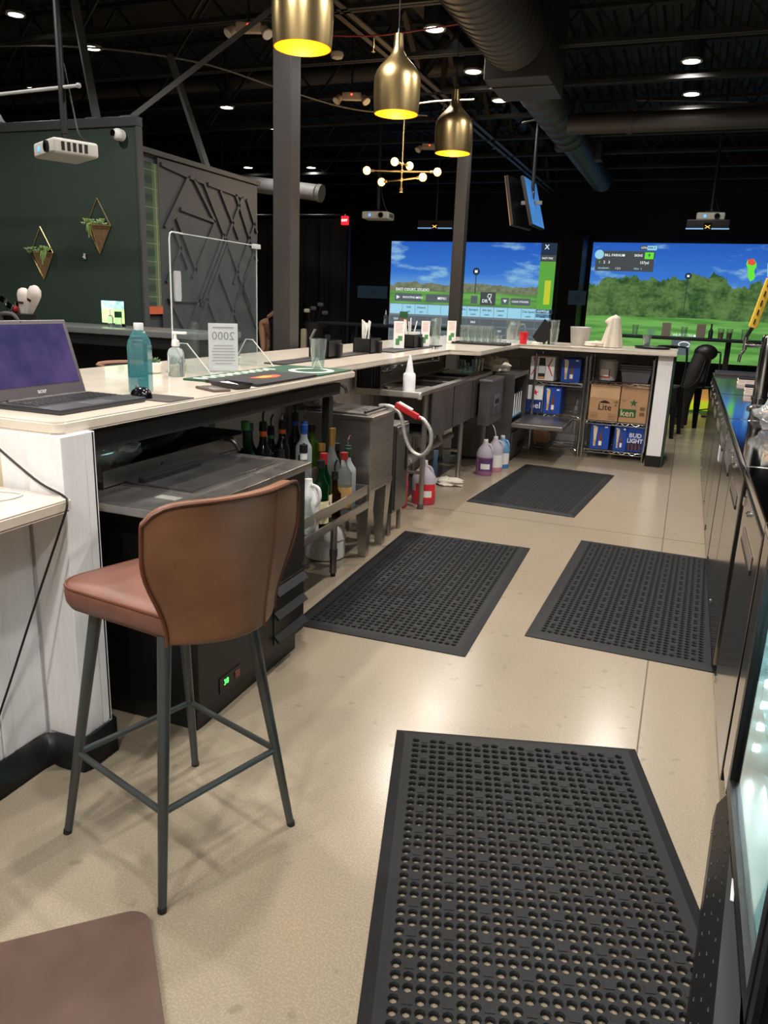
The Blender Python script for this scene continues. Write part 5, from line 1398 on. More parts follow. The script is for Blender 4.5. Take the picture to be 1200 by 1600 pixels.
# cable over the desk shelf
tag(MB().tube([(-1.94, 1.80, ZT+.010), (-1.88, 1.648, ZT+.004), (-1.87, 1.640, 1.03), (-1.66, 1.624, .91), (-1.56, 1.622, .874), (-1.523, 1.60, .86), (-1.53, 1.58, .80), (-1.60, 1.52, .55), (-1.66, 1.45, .3), (-1.66, 1.3, .07), (-1.64, 1.1, .01)], .0035, 6, 6).build('charger_cable', BLACK_P), 'thin black charger cable hanging from the laptop to the floor', 'cable')
t = thing('charging_cable', 'short white charging cable on the desk shelf at left', 'cable', (-1.70, 1.42, .8685))
MB().tube([(-.1, -.1, .003), (-.03, .02, .003), (.04, .10, .003), (.03, .17, .003), (-.06, .16, .003)], .003, 6, 6).build('cord', WHITE_P, t)
MB().box(-.09, -.06, .152, .168, 0, .007, .002).build('plug', WHITE_P, t)
# ------------------------------------------------------------------ back bar coolers on the right
DOORM = mat('dark_polished_steel', (136, 132, 128), .17, 1., .05, 2, rvar=.06)
TOPM = mat('mirror_steel_top', (196, 194, 192), .08, 1., 0)
def back_cooler(y0, y1, doors, label):
    t = thing('backbar_cooler', label, 'cooler', (.255, y0, 0))
    L = y1-y0
    MB().box(.022, .70, 0, L, .10, .865).build('carcass', BLACK_M, t, False)
    MB().box(.05, .68, .02, L-.02, 0, .10).build('plinth', BLACK_P, t, False)
    MB().box(.0, .72, -.0, L, .868, .90, .004).build('worktop', TOPM, t)
    MB().box(.004, .03, 0, L, .852, .868).build('dark_edge', BLACK_P, t, False)
    for a, b_, lock in doors:
        d = MB().box(.0, .022, a-y0, b_-y0, .105, .85, .003).build('door', DOORM, t)
        c = (a+b_)/2-y0
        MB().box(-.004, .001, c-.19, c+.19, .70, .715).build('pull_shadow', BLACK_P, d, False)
        MB().prism([(-.001, c-.19, .715), (-.001, c+.19, .715), (-.001, c+.19, .755), (-.001, c-.19, .755)], (-.0015, 0, 0)).build('pull', mat('pale_pull', (140, 126, 118), .35, .6), d, False)
        MB().cyl((0, lock-y0, .815), (-.008, lock-y0, .815), .011, n=14).cyl((-.008, lock-y0, .815), (-.012, lock-y0, .815), .006, n=10).build('lock', CHROME, d)
        for z in (.14, .81): MB().box(-.006, .004, b_-y0-.03, b_-y0-.005, z-.015, z+.015, .002).build('hinge', CHROME, d)
    return t
back_cooler(2.20, 3.02, [(2.22, 2.86, 2.63)], 'dark steel back bar cooler nearest the lit glass cooler')
back_cooler(3.03, 4.38, [(3.04, 3.69, 3.50), (3.71, 4.36, 3.86)], 'dark steel two door back bar cooler beside the right floor mat')
back_cooler(4.40, 5.74, [(4.42, 5.05, 4.9), (5.07, 5.72, 5.31)], 'dark steel two door back bar cooler under the beer tap')
back_cooler(5.76, 7.78, [(5.78, 6.44, 5.95), (6.46, 7.10, 6.63), (7.12, 7.76, 7.36)], 'dark steel three door back bar cooler at the far end')
o = MB().box(-.006, .0, -.05, .05, -.04, .04, .001).build('info_plate', mat('silver_print'), loc=(.254, 4.72, .66)); tag(o, 'small silver plate on the cooler door below the tap', 'plate')

# lit glass door cooler in the near right corner
t = thing('glass_door_cooler', 'glass door cooler with bright white interior lights at the right edge', 'cooler', (.255, .55, 0))
WIN = mat('white_cooler_liner', (206, 226, 226), .35)
L = 1.62
MB().box(.56, .60, 0, L, .17, .88).box(.03, .60, 0, .03, .17, .88).box(.03, .60, L-.03, L, .17, .88).box(.03, .60, 0, L, .17, .20).box(.03, .60, 0, L, .85, .88).build('liner', WIN, t, False)
MB().box(.0, .62, -.02, L+.02, .88, .90, .003).build('top', TOPM, t)
MB().box(.03, .60, .0, L, .0, .17).build('base', BLACK_P, t, False)
for a, b_ in ((.03, .71), (.73, 1.50)):
    d = MB().box(0, .03, a, a+.035, .19, .87).box(0, .03, b_-.035, b_, .19, .87).box(0, .03, a+.035, b_-.035, .19, .235).box(0, .03, a+.035, b_-.035, .83, .87).build('door_frame', BLACK_P, t, False)
    MB().box(.012, .018, a+.035, b_-.035, .235, .83).build('pane', mat('cooler_pane', (236, 246, 246), .02, 0, 0, trans=1., ior=1.1), d, False)
MB().box(.0, .03, 1.50, L, .17, .88).build('end_frame', DOORM, t, False)
LEDM = mat('cold_led', (235, 255, 255), .4, 0, 0, emit=120, ecol=(225, 250, 255))
for x_ in (.07, .12, .17):
    s_ = MB().box(x_-.008, x_+.008, L-.036, L-.03, .24, .84).build('led_strip', WHITE_P, t, False)
    for k in range(9): MB().box(x_-.008, x_+.008, L-.039, L-.036, .27+.065*k, .288+.065*k).build('led', LEDM, s_, False)
for k in range(2):
    MB().box(.06, .55, .05, L-.05, .42+.2*k, .426+.2*k).build('glass_shelf', mat('shelf_glass', (200, 230, 228), .1, 0, 0, trans=.7, ior=1.2), t, False)
MB().box(.03, .10, .05, L-.04, .20, .215, .004).build('sill_rail', STEEL, t)
MB().box(.11, .14, .05, L-.04, .20, .23, .004).build('sill_rail', STEEL, t)
d = bpy.data.lights.new('cooler_light', 'POINT'); d.energy = 15; d.color = (.60, .93, 1); d.shadow_soft_size = .04
o = bpy.data.objects.new('cooler_light', d); C.objects.link(o); o.parent = t; o.location = (.35, L-.5, .75)
# dangling kick panel of the glass cooler
t = thing('kick_panel', 'black perforated kick panel bent out below the glass cooler', 'panel', (.25, 2.18, .0), R_(-5.5))
KP = mat('kick_black', (15, 16, 17), .45, .1, .1)
b = MB(); b.prism([(0, 0, .0), (.004, 0, .05), (.045, 0, .13), (.09, 0, .13), (.09, 0, 0)], (0, -1.55, 0)); b.build('panel', KP, t, False)
b = MB()
for k in range(22):
    for r in range(3):
        c = Vector((.0095+.013*r, -.10-.065*k-.02*(r % 2), .06+.0254*r))
        b.cbox(c, (.003, .012, .004))
b.build('perforations', mat('perforation_grey', (8, 9, 9), .5), t, False, kind='stuff')
MB().box(.055, .063, -.50, -.42, .13, .1315, .0005).build('sticker', mat('silver_print'), t)
for k in range(2): MB().cyl((.005, -.12-.9*k, .035), (-.002, -.12-.9*k, .035), .005, n=10).build('screw', CHROME, t)

# things on the steel top
ZR = .9005
t = thing('black_drip_mat', 'flat black tray at the far end of the steel worktop', 'tray', (.46, 7.62, ZR))
MB().box(-.19, .30, -.12, .13, 0, .025, .004).build('tray', mat('charcoal_plastic', (58, 56, 58), .5), t)
MB().box(-.18, .29, -.11, .12, .025, .028).build('liner', BLACK_P, t, False)
def stack(x, y, n, label, w_=.28, d_=.16):
    t = thing('tray_stack', label, 'trays', (x, y, ZR), R_(random.uniform(-6, 6)))
    for k in range(n):
        MB().box(-w_/2+.004*(k % 2), w_/2+.004*(k % 2), -d_/2, d_/2, .012*k, .012*k+.009, .002).build('sheet', mat('pink_white_board', (214, 198, 190), .5) if k < n-1 else BLACK_P, t)
stack(.53, 6.75, 4, 'stack of pale boards topped with black near the far end of the steel worktop', .24)
stack(.53, 5.9, 5, 'larger stack of pale boards topped with black before the beer tap', .24)
t = thing('black_tool_case', 'dark flat case with a teal strip on the steel worktop', 'case', (.55, 4.62, ZR))
MB().box(-.17, .16, -.10, .10, 0, .05, .006).build('case', mat('charcoal_plastic'), t)
MB().box(-.06, .165, -.106, -.07, .03, .056, .003).build('strip', mat('teal_strip', (60, 170, 190), .4), t)
MB().bar((-.16, -.08, .055), (.0, .06, .06), .02, .008).build('knife', CHROME, t)
t = thing('cling_wrap_bag', 'clear crumpled plastic bag with black and yellow contents on the steel worktop', 'bag', (.47, 4.08, ZR))
o = blob('film', (0, 0, .07), .12, 52, PLASTIC, 26, .3, .068, (.85, 1.5, .7), 4); o.parent = t
MB().box(-.04, .06, .02, .14, 0, .06, .006).build('black_box', BLACK_P, t)
MB().box(-.05, .05, -.12, -.02, .0, .05, .006).build('yellow_box', mat('mustard_box', (176, 140, 60), .5), t)
# beer tower
t = thing('beer_tap', 'chrome beer tower with a tall yellow and black tap handle', 'beer tap', (.43, 4.95, ZR))
MB().lathe([(.06, 0), (.06, .012), (.04, .02), (.038, .40), (.03, .42)], n=24).build('column', CHROME, t)
MB().lathe([(.045, .05), (.046, .055), (.046, .07), (.045, .075)], n=24).build('ring', CHROME, t)
f_ = MB().cyl((-.03, 0, .36), (-.12, 0, .36), .014, n=14).cyl((-.12, 0, .40), (-.12, 0, .33), .013, n=14).tube([(-.12, 0, .33), (-.135, 0, .30), (-.14, 0, .26)], .009, 10, 4).build('faucet', CHROME, t)
h = MB().bar((-.12, 0, .40), (-.095, -.01, .46), .02, .02, up=(0, 1, 0), bev=.003).build('handle_collar', BLACK_P, f_)
b = MB(); b.bar((-.096, -.01, .455), (-.045, -.03, .72), .045, .06, up=(0, 1, 0), bev=.006); b.build('tap_handle', mat('yellow_tap', (226, 186, 60), .35), f_)
hb = MB()
for k in range(5): hb.bar(Vector((-.096, -.036, .475))+Vector((.051, -.02, .265))*(k*.19), Vector((-.096, -.036, .475))+Vector((.051, -.02, .265))*(k*.19+.11), .006, .034, up=(0, 1, 0))
hb.build('tap_print', INK, f_, False, kind='stuff')
MB().bar((-.044, -.03, .72), (-.042, -.031, .735), .032, .05, up=(0, 1, 0)).build('handle_tip', mat('pink_tip', (196, 90, 100), .4), f_)
# ------------------------------------------------------------------ golf simulator screens
def scene_material(name, w_, h, tree0, tree1, grass_v, table_v, seed, treetint, e=.78):
    m = bpy.data.materials.new(name); m.use_nodes = True; nt = m.node_tree; n = NT(nt); b = nt.nodes['Principled BSDF']
    s = n.sep(n.obj())
    u = n.math('ADD', n.math('DIVIDE', s[0], w_), .5); v = n.math('DIVIDE', s[2], h)
    sky = n.ramp(v, [(grass_v, srgb((120, 178, 232))), (.72, srgb((58, 122, 214))), (1., srgb((40, 96, 196)))])
    cv = n.comb(n.math('MULTIPLY', u, 2.3), seed, n.math('MULTIPLY', v, 4.6))
    cl = n.smooth(n.noise(cv, 1.5, 6., .58), .53, .68)
    c = n.mix(n.math('MULTIPLY', cl, .8), sky, srgb((156, 206, 234)))
    # tree line
    tn = n.noise(n.comb(n.math('MULTIPLY', u, 11.), seed+3., n.math('MULTIPLY', v, 2.)), 1.6, 6., .65)
    big = n.noise(n.comb(n.math('MULTIPLY', u, 3.), seed+8., 0.), 1.4, 2., .5)
    topv = n.math('ADD', tree0, n.math('ADD', n.math('MULTIPLY', tn, tree1), n.math('MULTIPLY', big, tree1*.9)))
    tr = n.math('LESS_THAN', v, topv)
    leaf = n.noise(n.comb(n.math('MULTIPLY', u, 46.), seed+1., n.math('MULTIPLY', v, 34.)), 1.3, 4., .7)
    clump = n.noise(n.comb(n.math('MULTIPLY', u, 9.), seed+11., n.math('MULTIPLY', v, 7.)), 1.5, 3., .6)
    lf = n.math('ADD', n.math('MULTIPLY', leaf, .5), n.math('MULTIPLY', clump, .6))
    c = n.mix(tr, c, n.mix(n.smooth(lf, .36, .72), srgb(treetint[0]), srgb(treetint[1])))
    g = n.math('LESS_THAN', v, n.math('ADD', grass_v, n.math('MULTIPLY', n.math('SUBTRACT', big, .5), .04)))
    gn = n.noise(n.comb(n.math('MULTIPLY', u, 2.), seed+5., n.math('MULTIPLY', v, 16.)), 1.6, 3., .5)
    c = n.mix(g, c, n.mix(n.smooth(gn, .35, .65), srgb((84, 142, 66)), srgb((120, 182, 92))))
    if table_v:
        c = n.mix(n.math('LESS_THAN', v, table_v), c, srgb((118, 130, 140)))
    nt.links.new(c, b.inputs['Emission Color']); b.inputs['Emission Strength'].default_value = e
    b.inputs['Base Color'].default_value = (.02, .02, .02, 1); b.inputs['Roughness'].default_value = .8
    return m
def glow(name, rgb, e=.8): return mat('glow_'+name, rgb, .8, 0, 0, emit=e, ecol=rgb, spec=0)
G_DK = glow('dark_grey', (74, 78, 80)); G_WH = glow('white', (236, 244, 248)); G_CY = glow('pale_cyan', (158, 214, 236)); G_GR = glow('bright_green', (110, 232, 70)); G_MD = glow('slate', (92, 102, 106))
G_NV = glow('navy', (40, 54, 74)); G_MAP = glow('map_green', (96, 168, 70)); G_YL = glow('map_yellow', (196, 206, 60)); G_RD = glow('map_red', (226, 90, 70)); G_BL = glow('map_blue', (60, 110, 210))
SY = 16.15
def screen(x0, x1, z0, z1, m, label):
    cx = (x0+x1)/2
    t = thing('golf_screen', label, 'projection screen', (cx, SY, z0))
    w_, h = x1-x0, z1-z0
    MB().box(-w_/2, w_/2, 0, .15, 0, h).build('picture', m, t, False)
    fr = MB().box(-w_/2-.06, w_/2+.06, .0, .05, h, h+.05).box(-w_/2-.06, w_/2+.06, 0, .05, -.05, 0).box(-w_/2-.06, -w_/2, 0, .05, 0, h).box(w_/2, w_/2+.06, 0, .05, 0, h)
    fr.build('frame', BLACK_P, t, False)
    def P(xa, xb, za, zb, m, nm='interface_panel', d=1, par=None):
        return MB().box(xa-cx, xb-cx, -.004*d, -.004*d+.003, za-z0, zb-z0).build(nm, m, par or t, False)
    def T(s, x, z, size, m, par=None, d=2, al='LEFT'):
        return MB().text(s, size, TM((x-cx, -.004*d, z-z0), *FACE_CAM), .0005, al, bold=size*.02).build('lettering', m, par or t, False)
    return t, P, T
t, P, T = screen(-6.10, -2.62, .45, 2.63, scene_material('left_screen_picture', 3.48, 2.18, .525, .10, .545, .425, 2.3, ((92, 104, 84), (140, 148, 116))), 'left golf simulator screen showing a driving range under blue sky')
p = P(-2.93, -2.62, 2.40, 2.63, G_NV); T('X', -2.86, 2.55, .12, G_WH, p); P(-2.93, -2.62, 2.28, 2.40, G_DK); T('FAST-TRK', -2.90, 2.34, .05, G_WH)
P(-2.93, -2.62, 1.36, 2.28, G_MAP); P(-2.80, -2.68, 1.46, 1.92, G_YL, 'map_shape', 2)
p = P(-5.98, -5.38, 1.42, 1.58, G_MD); MB().prism([(-5.94+4.36, -.009, 1.46-.45), (-5.94+4.36, -.009, 1.54-.45), (-5.86+4.36, -.009, 1.50-.45)], (0, .002, 0)).build('play_icon', G_WH, p, False); T('SHOOTING MENU', -5.80, 1.50, .055, G_WH, p)
p = P(-5.28, -4.66, 1.42, 1.58, G_MD); T('MENU', -5.02, 1.50, .07, G_WH, p)
T('EAST COURT, STUDIO', -5.96, 1.66, .075, G_WH)
p = P(-4.30, -4.16, 1.42, 1.58, G_MD); p = P(-4.10, -3.78, 1.40, 1.66, G_DK); T('DR', -4.06, 1.48, .09, G_WH, p)
MB().tube([(-3.92+4.36, -.009, 1.50-.45), (-3.88+4.36, -.009, 1.56-.45), (-3.87+4.36, -.009, 1.62-.45), (-3.93+4.36, -.009, 1.62-.45), (-3.95+4.36, -.009, 1.57-.45), (-3.9+4.36, -.009, 1.53-.45), (-3.86+4.36, -.009, 1.44-.45)], .008, 5).build('club_icon', G_WH, p, False)
p = P(-3.66, -3.50, 1.42, 1.56, G_MD); MB().prism([(-3.62+4.36, -.009, 1.52-.45), (-3.54+4.36, -.009, 1.52-.45), (-3.58+4.36, -.009, 1.46-.45)], (0, .002, 0)).build('arrow_icon', G_WH, p, False)
p = P(-3.46, -3.06, 1.42, 1.56, G_MD); T('CLEAR STROKES', -3.44, 1.49, .047, G_WH, p)
hd = ['', 'Club', 'Distance', '', '', 'Launch Dir.', 'Backspin', 'Side Spin', 'Launch', '', 'Club Speed', 'Att.']
for k in range(12):
    x0 = -6.08+.286*k
    p = P(x0, x0+.276, 1.16, 1.36, G_CY)
    if hd[k]: T(hd[k], x0+.138, 1.30, .055, G_NV, p, al='CENTER'); T('(mph)' if k > 4 else '(yd)', x0+.138, 1.21, .045, G_NV, p, al='CENTER')
    for r in range(4):
        q = P(x0, x0+.276, .98-.16*r, 1.12-.16*r, G_MD)
        if (k+r) % 3 == 0: T('%d.%d' % (12+7*k, r), x0+.138, 1.05-.16*r, .06, G_WH, q, al='CENTER')
p = P(-2.93, -2.60, 1.28, 1.36, G_NV); T('H 279.7 yd', -2.90, 1.32, .05, G_WH, p); P(-2.93, -2.62, 1.20, 1.27, G_NV)
p = MB().cyl((-4.22+4.36, -.006, 2.06-.45), (-4.22+4.36, -.003, 2.06-.45), .075, n=20).build('pin_marker', G_NV, t, False); T('M', -4.22, 2.06, .08, G_WH, p, 3, 'CENTER')
P(-4.228, -4.212, 1.62, 1.985, G_NV, 'pin_pole')
t, P, T = screen(-1.935, 1.75, .50, 2.65, scene_material('right_screen_picture', 3.685, 2.15, .40, .30, .37, None, 6.1, ((40, 74, 42), (104, 138, 78))), 'right golf simulator screen showing trees, fairway and a score panel')
p = P(-1.86, -.78, 2.13, 2.50, G_DK)
MB().cyl((-1.80+.0925, -.010, 2.43-.5), (-1.80+.0925, -.006, 2.43-.5), .085, n=22).build('player_picture', G_CY, p, False)
T('BILL FARNUM', -1.70, 2.42, .062, G_WH, p); T('SKINS', -1.15, 2.42, .058, G_WH, p)
q = P(-.96, -.80, 2.36, 2.48, G_GR, 'score_badge', 2); T('9', -.88, 2.42, .09, G_NV, q, 4, 'CENTER')
T('1', -1.80, 2.29, .066, G_GR, p); T('2', -1.71, 2.29, .066, G_WH, p); T('3', -1.62, 2.29, .066, G_WH, p); T('157yd', -1.04, 2.29, .068, G_WH, p)
T('KILLERDAV...', -1.80, 2.18, .04, G_CY, p); T('1 2 3', -1.48, 2.18, .048, G_WH, p); T('157yd   2', -1.14, 2.18, .04, G_CY, p)
p = P(-1.06, -.93, 2.52, 2.60, G_DK); T('12TH', -1.05, 2.56, .05, G_WH, p)
p = P(-.93, -.76, 2.52, 2.60, G_CY); T('PAR 3', -.92, 2.56, .052, G_NV, p)
p = MB().cyl((-.14+.0925, -.006, 2.07-.5), (-.14+.0925, -.003, 2.07-.5), .06, n=20).build('pin_marker', G_NV, t, False); T('M', -.14, 2.07, .06, G_WH, p, 3, 'CENTER')
P(-.146, -.134, 1.35, 2.01, G_NV, 'pin_pole')
def blob2(cx, cz, pts, m, d): return MB().prism([(cx+a+.0925, -.004*d, cz+b_-.5) for a, b_ in pts], (0, .002, 0)).build('green_contour', m, t, False)
blob2(.93, 2.2, [(-.10, .18), (.0, .20), (.06, .12), (.08, -.02), (.06, -.16), (.0, -.2), (-.05, -.12), (-.07, .02), (-.11, .1)], G_GR, 1)
blob2(.93, 2.2, [(-.10, .18), (.0, .20), (.05, .12), (.0, .08), (-.08, .10)], G_RD, 2)
blob2(.93, 2.2, [(.06, .06), (.09, -.02), (.07, -.1), (.04, -.02)], G_BL, 2)
blob2(1.20, 2.2, [(-.03, .12), (.05, .14), (.09, 0), (.05, -.14), (0, -.1)], G_CY, 1)
T('WE PUTT TO ME', -.28, .99, .06, G_WH); p = P(-.28, .06, .62, .92, G_MD)
MB().tube([(-.05+.0925+.1*math.cos(a), -.010, .82-.5+.05*math.sin(a)) for a in [k*.4 for k in range(16)]], .01, 5).build('club_icon', G_WH, p, False); T('36', -.24, .68, .09, G_WH, p)

# dark bay dividers and logo pads
t = thing('bay_divider', 'tall black padded divider between the two golf screens', 'divider', (-2.22, 15.3, 0))
MB().box(-.20, .20, 0, .8, 0, 2.68, .02).build('pad', mat('black_pad', (12, 13, 17), .6), t)
MB().box(-.23, .23, .3, .5, 2.68, 2.74).build('top_bar', BLACK_M, t)
for x_, z_, lab, wd in ((-6.50, 1.58, 'slate blue logo pad left of the left golf screen', .40), (-2.03, 1.60, 'slate blue logo pad between the two golf screens', .16)):
    t = thing('logo_pad', lab, 'pad', (x_, 15.28 if wd < .2 else 16.28, z_))
    MB().box(-wd, wd, -.03, .02, -.13, .13, .006).build('cushion', mat('slate_pad', (62, 78, 92), .6, 0, 0, emit=.12, ecol=(62, 84, 104)), t)
    MB().bar((-.06, -.032, -.03), (.06, -.032, .03), .004, .02, up=(0, 1, 0)).bar((-.06, -.032, .03), (.06, -.032, -.03), .004, .02, up=(0, 1, 0)).build('emblem', mat('dark_slate', (34, 44, 54), .6), t, False)
for x_, lab in ((.9, 'green turf hitting mat lit in front of the right golf screen'), (-4.4, 'green turf hitting mat in front of the left golf screen')):
    t = thing('hitting_mat', lab, 'turf mat', (x_-.6, 13.2, 0))
    MB().box(-1.1, 1.1, -.9, 1.6, 0, .03, .006).build('turf', mat('green_turf', (70, 140, 70), .9, 0, .15, 80), t)
    MB().box(-.3, .3, -.5, .5, .03, .036).build('strike_pad', mat('dark_turf', (50, 100, 54), .9), t)

# tall tables
def tall_table(x0, x1, y, z, d, label):
    t = thing('high_table', label, 'table', ((x0+x1)/2, y, 0))
    w_ = x1-x0
    MB().box(-w_/2, w_/2, 0, d, z-.035, z, .005).build('tabletop', BLACK_M, t)
    for a in (-.27, .27) if w_ > 1.5 else (0,):
        l = MB().box(a*w_-.035, a*w_+.035, d/2-.035, d/2+.035, .02, z-.035).build('leg', BLACK_M, t)
        MB().box(a*w_-.22, a*w_+.22, d/2-.2, d/2+.2, 0, .02, .004).build('foot_plate', BLACK_M, l)
    return t
tall_table(-1.0, 1.0, 11.75, 1.075, .5, 'black high table in front of the right golf screen')
tall_table(-5.05, -2.9, 10.4, 1.09, .5, 'black high table in front of the left golf screen')
for x_, kind, lab in ((-.72, 0, 'clear glass at the left end of the right high table'), (-.06, 0, 'empty pint glass left of the second menu on the right high table'), (.42, 1, 'glass with amber drink left of the dark one on the right high table'), (.53, 2, 'glass with dark drink on the right high table'), (.72, 0, 'empty glass at the right end of the right high table')):
    g_ = thing('table_glass', lab, 'glass', (x_, 11.95, 1.0755))
    MB().lathe([(.033, 0), (.044, .145), (.042, .145), (.031, .008), (.001, .008)], n=16).build('vessel', GLASS, g_)
    if kind: MB().lathe([(.030, .009), (.036, .09)], n=14).build('drink', mat(('amber_drink', 'cola_drink')[kind-1], ((150, 90, 40), (20, 14, 14))[kind-1], .2), g_)
for x_, lab in ((-.30, 'pale menu holder at the left of the right high table'), (.16, 'pale menu holder in the middle of the right high table')):
    t = thing('menu_holder', lab, 'menu', (x_, 11.98, 1.0755))
    MB().box(-.06, .06, -.003, .003, 0, .19).build('card', mat('dim_menu', (150, 140, 126), .7), t)
    MB().box(-.065, .065, -.03, .03, 0, .005).build('foot', BLACK_P, t)
t = thing('table_bottle', 'dark bottle behind the middle menu holder on the right high table', 'bottle', (.29, 11.95, 1.0755))
MB().lathe([(.03, 0), (.03, .1), (.012, .14), (.012, .19)], n=14).build('glass', mat('dark_slate'), t)
MB().cyl((0, 0, .185), (0, 0, .2), .014, n=10).build('cap', BLACK_P, t)
t = thing('glass_dish', 'round upright glass disc left of the first menu holder', 'dish', (-.50, 11.95, 1.0755))
MB().cyl((0, -.004, .06), (0, .004, .06), .055, n=22).build('disc', mat('shelf_glass'), t)
MB().box(-.02, .02, -.015, .015, 0, .012).build('stand', BLACK_P, t)
t = thing('sanitizer_bottle', 'tall sanitizer pump bottle on the left high table', 'pump bottle', (-4.05, 10.6, 1.0905))
MB().lathe([(.032, 0), (.034, .11), (.014, .14)], n=16).build('bottle', mat('clear_gel'), t); MB().cyl((0, 0, .14), (0, 0, .2), .012, .006, n=12).build('pump', WHITE_P, t)
t = thing('menu_holder', 'red and green menu holder on the left high table', 'menu', (-3.78, 10.6, 1.0905))
MB().box(-.06, .06, -.003, .003, 0, .19).build('card', mat('menu_rose', (190, 150, 130), .7), t); MB().box(-.06, .06, -.006, -.003, .1, .19).build('green_print', mat('menu_green'), t, False)

# black metal chairs
def metal_chair(x, y, rz, label, sz=.46):
    t = thing('metal_chair', label, 'chair', (x, y, 0), rz, 'black metal cafe chairs')
    K = mat('black_chair_metal', (14, 15, 18), .35, .2)
    MB().box(-.18, .18, -.18, .18, sz-.02, sz, .012).build('seat', K, t)
    for sx in (-1, 1):
        for sy in (-1, 1):
            b = MB(); b.skin([[b.bm.verts.new(p) for p in ((sx*.21-.02, sy*.22-.02, 0), (sx*.21+.02, sy*.22-.02, 0), (sx*.21+.02, sy*.22+.02, 0), (sx*.21-.02, sy*.22+.02, 0))], [b.bm.verts.new(p) for p in ((sx*.165-.035, sy*.165-.03, sz-.015), (sx*.165+.035, sy*.165-.03, sz-.015), (sx*.165+.035, sy*.165+.03, sz-.015), (sx*.165-.035, sy*.165+.03, sz-.015))]])
            b.build('leg', K, t, False)
    MB().tube([(-.18, -.17, sz), (-.19, -.22, sz+.2), (-.17, -.25, sz+.40), (-.13, -.26, sz+.44), (.13, -.26, sz+.44), (.17, -.25, sz+.40), (.19, -.22, sz+.2), (.18, -.17, sz)], .012, 8, 4).build('back_hoop', K, t)
    b = MB(); b.grid(lambda u, v: Vector((-.06+.12*u, -.175-.085*v-.02*math.sin(PI*u), sz+.44*v)), 6, 8); b.build('back_slat', K, t, solid=.006)
    for a in (-.19, .19): MB().bar((a*.9, -.19, .22), (a*.9, .19, .22), .02, .012).build('stretcher', K, t)
    return t
metal_chair(.15, 10.85, R_(150), 'black metal cafe chair right of the white end post with a bag hung on it', .50)
metal_chair(-.20, 9.75, R_(170), 'black metal cafe chair mostly hidden behind the far counter end', .58)
t = thing('hanging_bag', 'black golf bag leaning on the metal chair', 'golf bag', (.10, 10.50, .02), 0)
b = MB(); b.tube([(-.06, 0, .02), (-.05, .0, .3), (.02, -.02, .62), (.10, -.03, .92)], [.09, .09, .1, .1], 14, 4); b.build('body', mat('charcoal_bag', (40, 38, 38), .6), t)
MB().sph((.13, -.04, .93), .12, (1.15, .8, .85), 16).build('hood', BLACK_P, t)
MB().tube([(.14, -.12, .85), (.08, -.14, .6), (-.08, -.12, .45)], .012, 6, 4).build('strap', BLACK_P, t)
t = thing('ball_bucket', 'orange and yellow lit ball tray on the floor behind the metal chair', 'tray', (.14, 12.6, .03))
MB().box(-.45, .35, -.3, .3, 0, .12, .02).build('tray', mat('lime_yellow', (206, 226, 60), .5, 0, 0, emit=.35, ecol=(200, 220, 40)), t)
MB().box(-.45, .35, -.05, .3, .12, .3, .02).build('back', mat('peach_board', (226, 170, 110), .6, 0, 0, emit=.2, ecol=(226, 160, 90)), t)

# ------------------------------------------------------------------ left background: ledge, tablet, clubs, planters
t = thing('drink_ledge', 'dark grey drink ledge along the green wall', 'ledge', (-3.0, 4.42, 0))
MB().box(-4.4, 0, 0, .53, 1.125, 1.165, .005).build('ledge_top', mat('dark_grey_ledge', (108, 112, 112), .3), t)
MB().box(-4.4, -.05, .40, .50, 0, 1.125).build('support_panel', mat('black_panel', (14, 14, 16), .6), t, False)
MB().box(-4.4, -.03, .02, .05, 1.05, 1.125).build('apron', BLACK_M, t, False)
t = thing('tablet_display', 'bright tablet showing a golf fairway on the dark ledge', 'tablet', (-3.93, 4.72, 1.166), R_(-14))
MB().box(-.135, .135, -.006, .006, .02, .185, .004).build('body', BLACK_P, t)
m = bpy.data.materials.new('tablet_picture'); m.use_nodes = True; nt = m.node_tree; n = NT(nt); b_ = nt.nodes['Principled BSDF']
s = n.sep(n.obj()); v = s[2]
c = n.mix(n.math('LESS_THAN', v, .125), n.mix(n.smooth(n.noise(n.obj(), 40., 3.), .4, .6), srgb((150, 210, 240)), srgb((90, 160, 150))), n.mix(n.smooth(n.noise(n.obj((6, 1, 30)), 2., 2.), .4, .6), srgb((130, 220, 60)), srgb((186, 244, 110))))
nt.links.new(c, b_.inputs['Emission Color']); b_.inputs['Emission Strength'].default_value = 1.3
MB().box(-.13, .13, -.0075, -.006, .024, .181).build('screen', m, t, False)
MB().bar((0, .0, .06), (0, .08, .0), .06, .006).build('prop', BLACK_P, t)
sb = thing('sanitizer_bottle', 'clear pump bottle in front of the bright tablet', 'pump bottle', (-3.86, 4.60, 1.166))
MB().lathe([(.018, 0), (.02, .07), (.008, .085)], n=14).build('bottle', mat('clear_gel'), sb); MB().cyl((0, 0, .085), (0, 0, .125), .006, n=8).build('pump', WHITE_P, sb)
sb = thing('small_jar', 'small jar with green lid in front of the bright tablet', 'jar', (-3.80, 4.61, 1.166))
MB().lathe([(.022, 0), (.024, .01), (.024, .075)], n=14).build('jar', mat('clear_gel'), sb); MB().lathe([(.026, .07), (.026, .11), (.02, .112)], n=14).build('lid', mat('dark_green_cap'), sb)
gb = thing('golf_bag', 'black golf bag with white headcovers standing behind the laptop', 'golf bag', (-4.33, 4.25, 0))
MB().lathe([(.11, 0), (.12, .02), (.12, .95), (.13, 1.16), (.135, 1.24), (.11, 1.245)], n=22, sx=1., sy=.8).build('body', BLACK_P, gb)
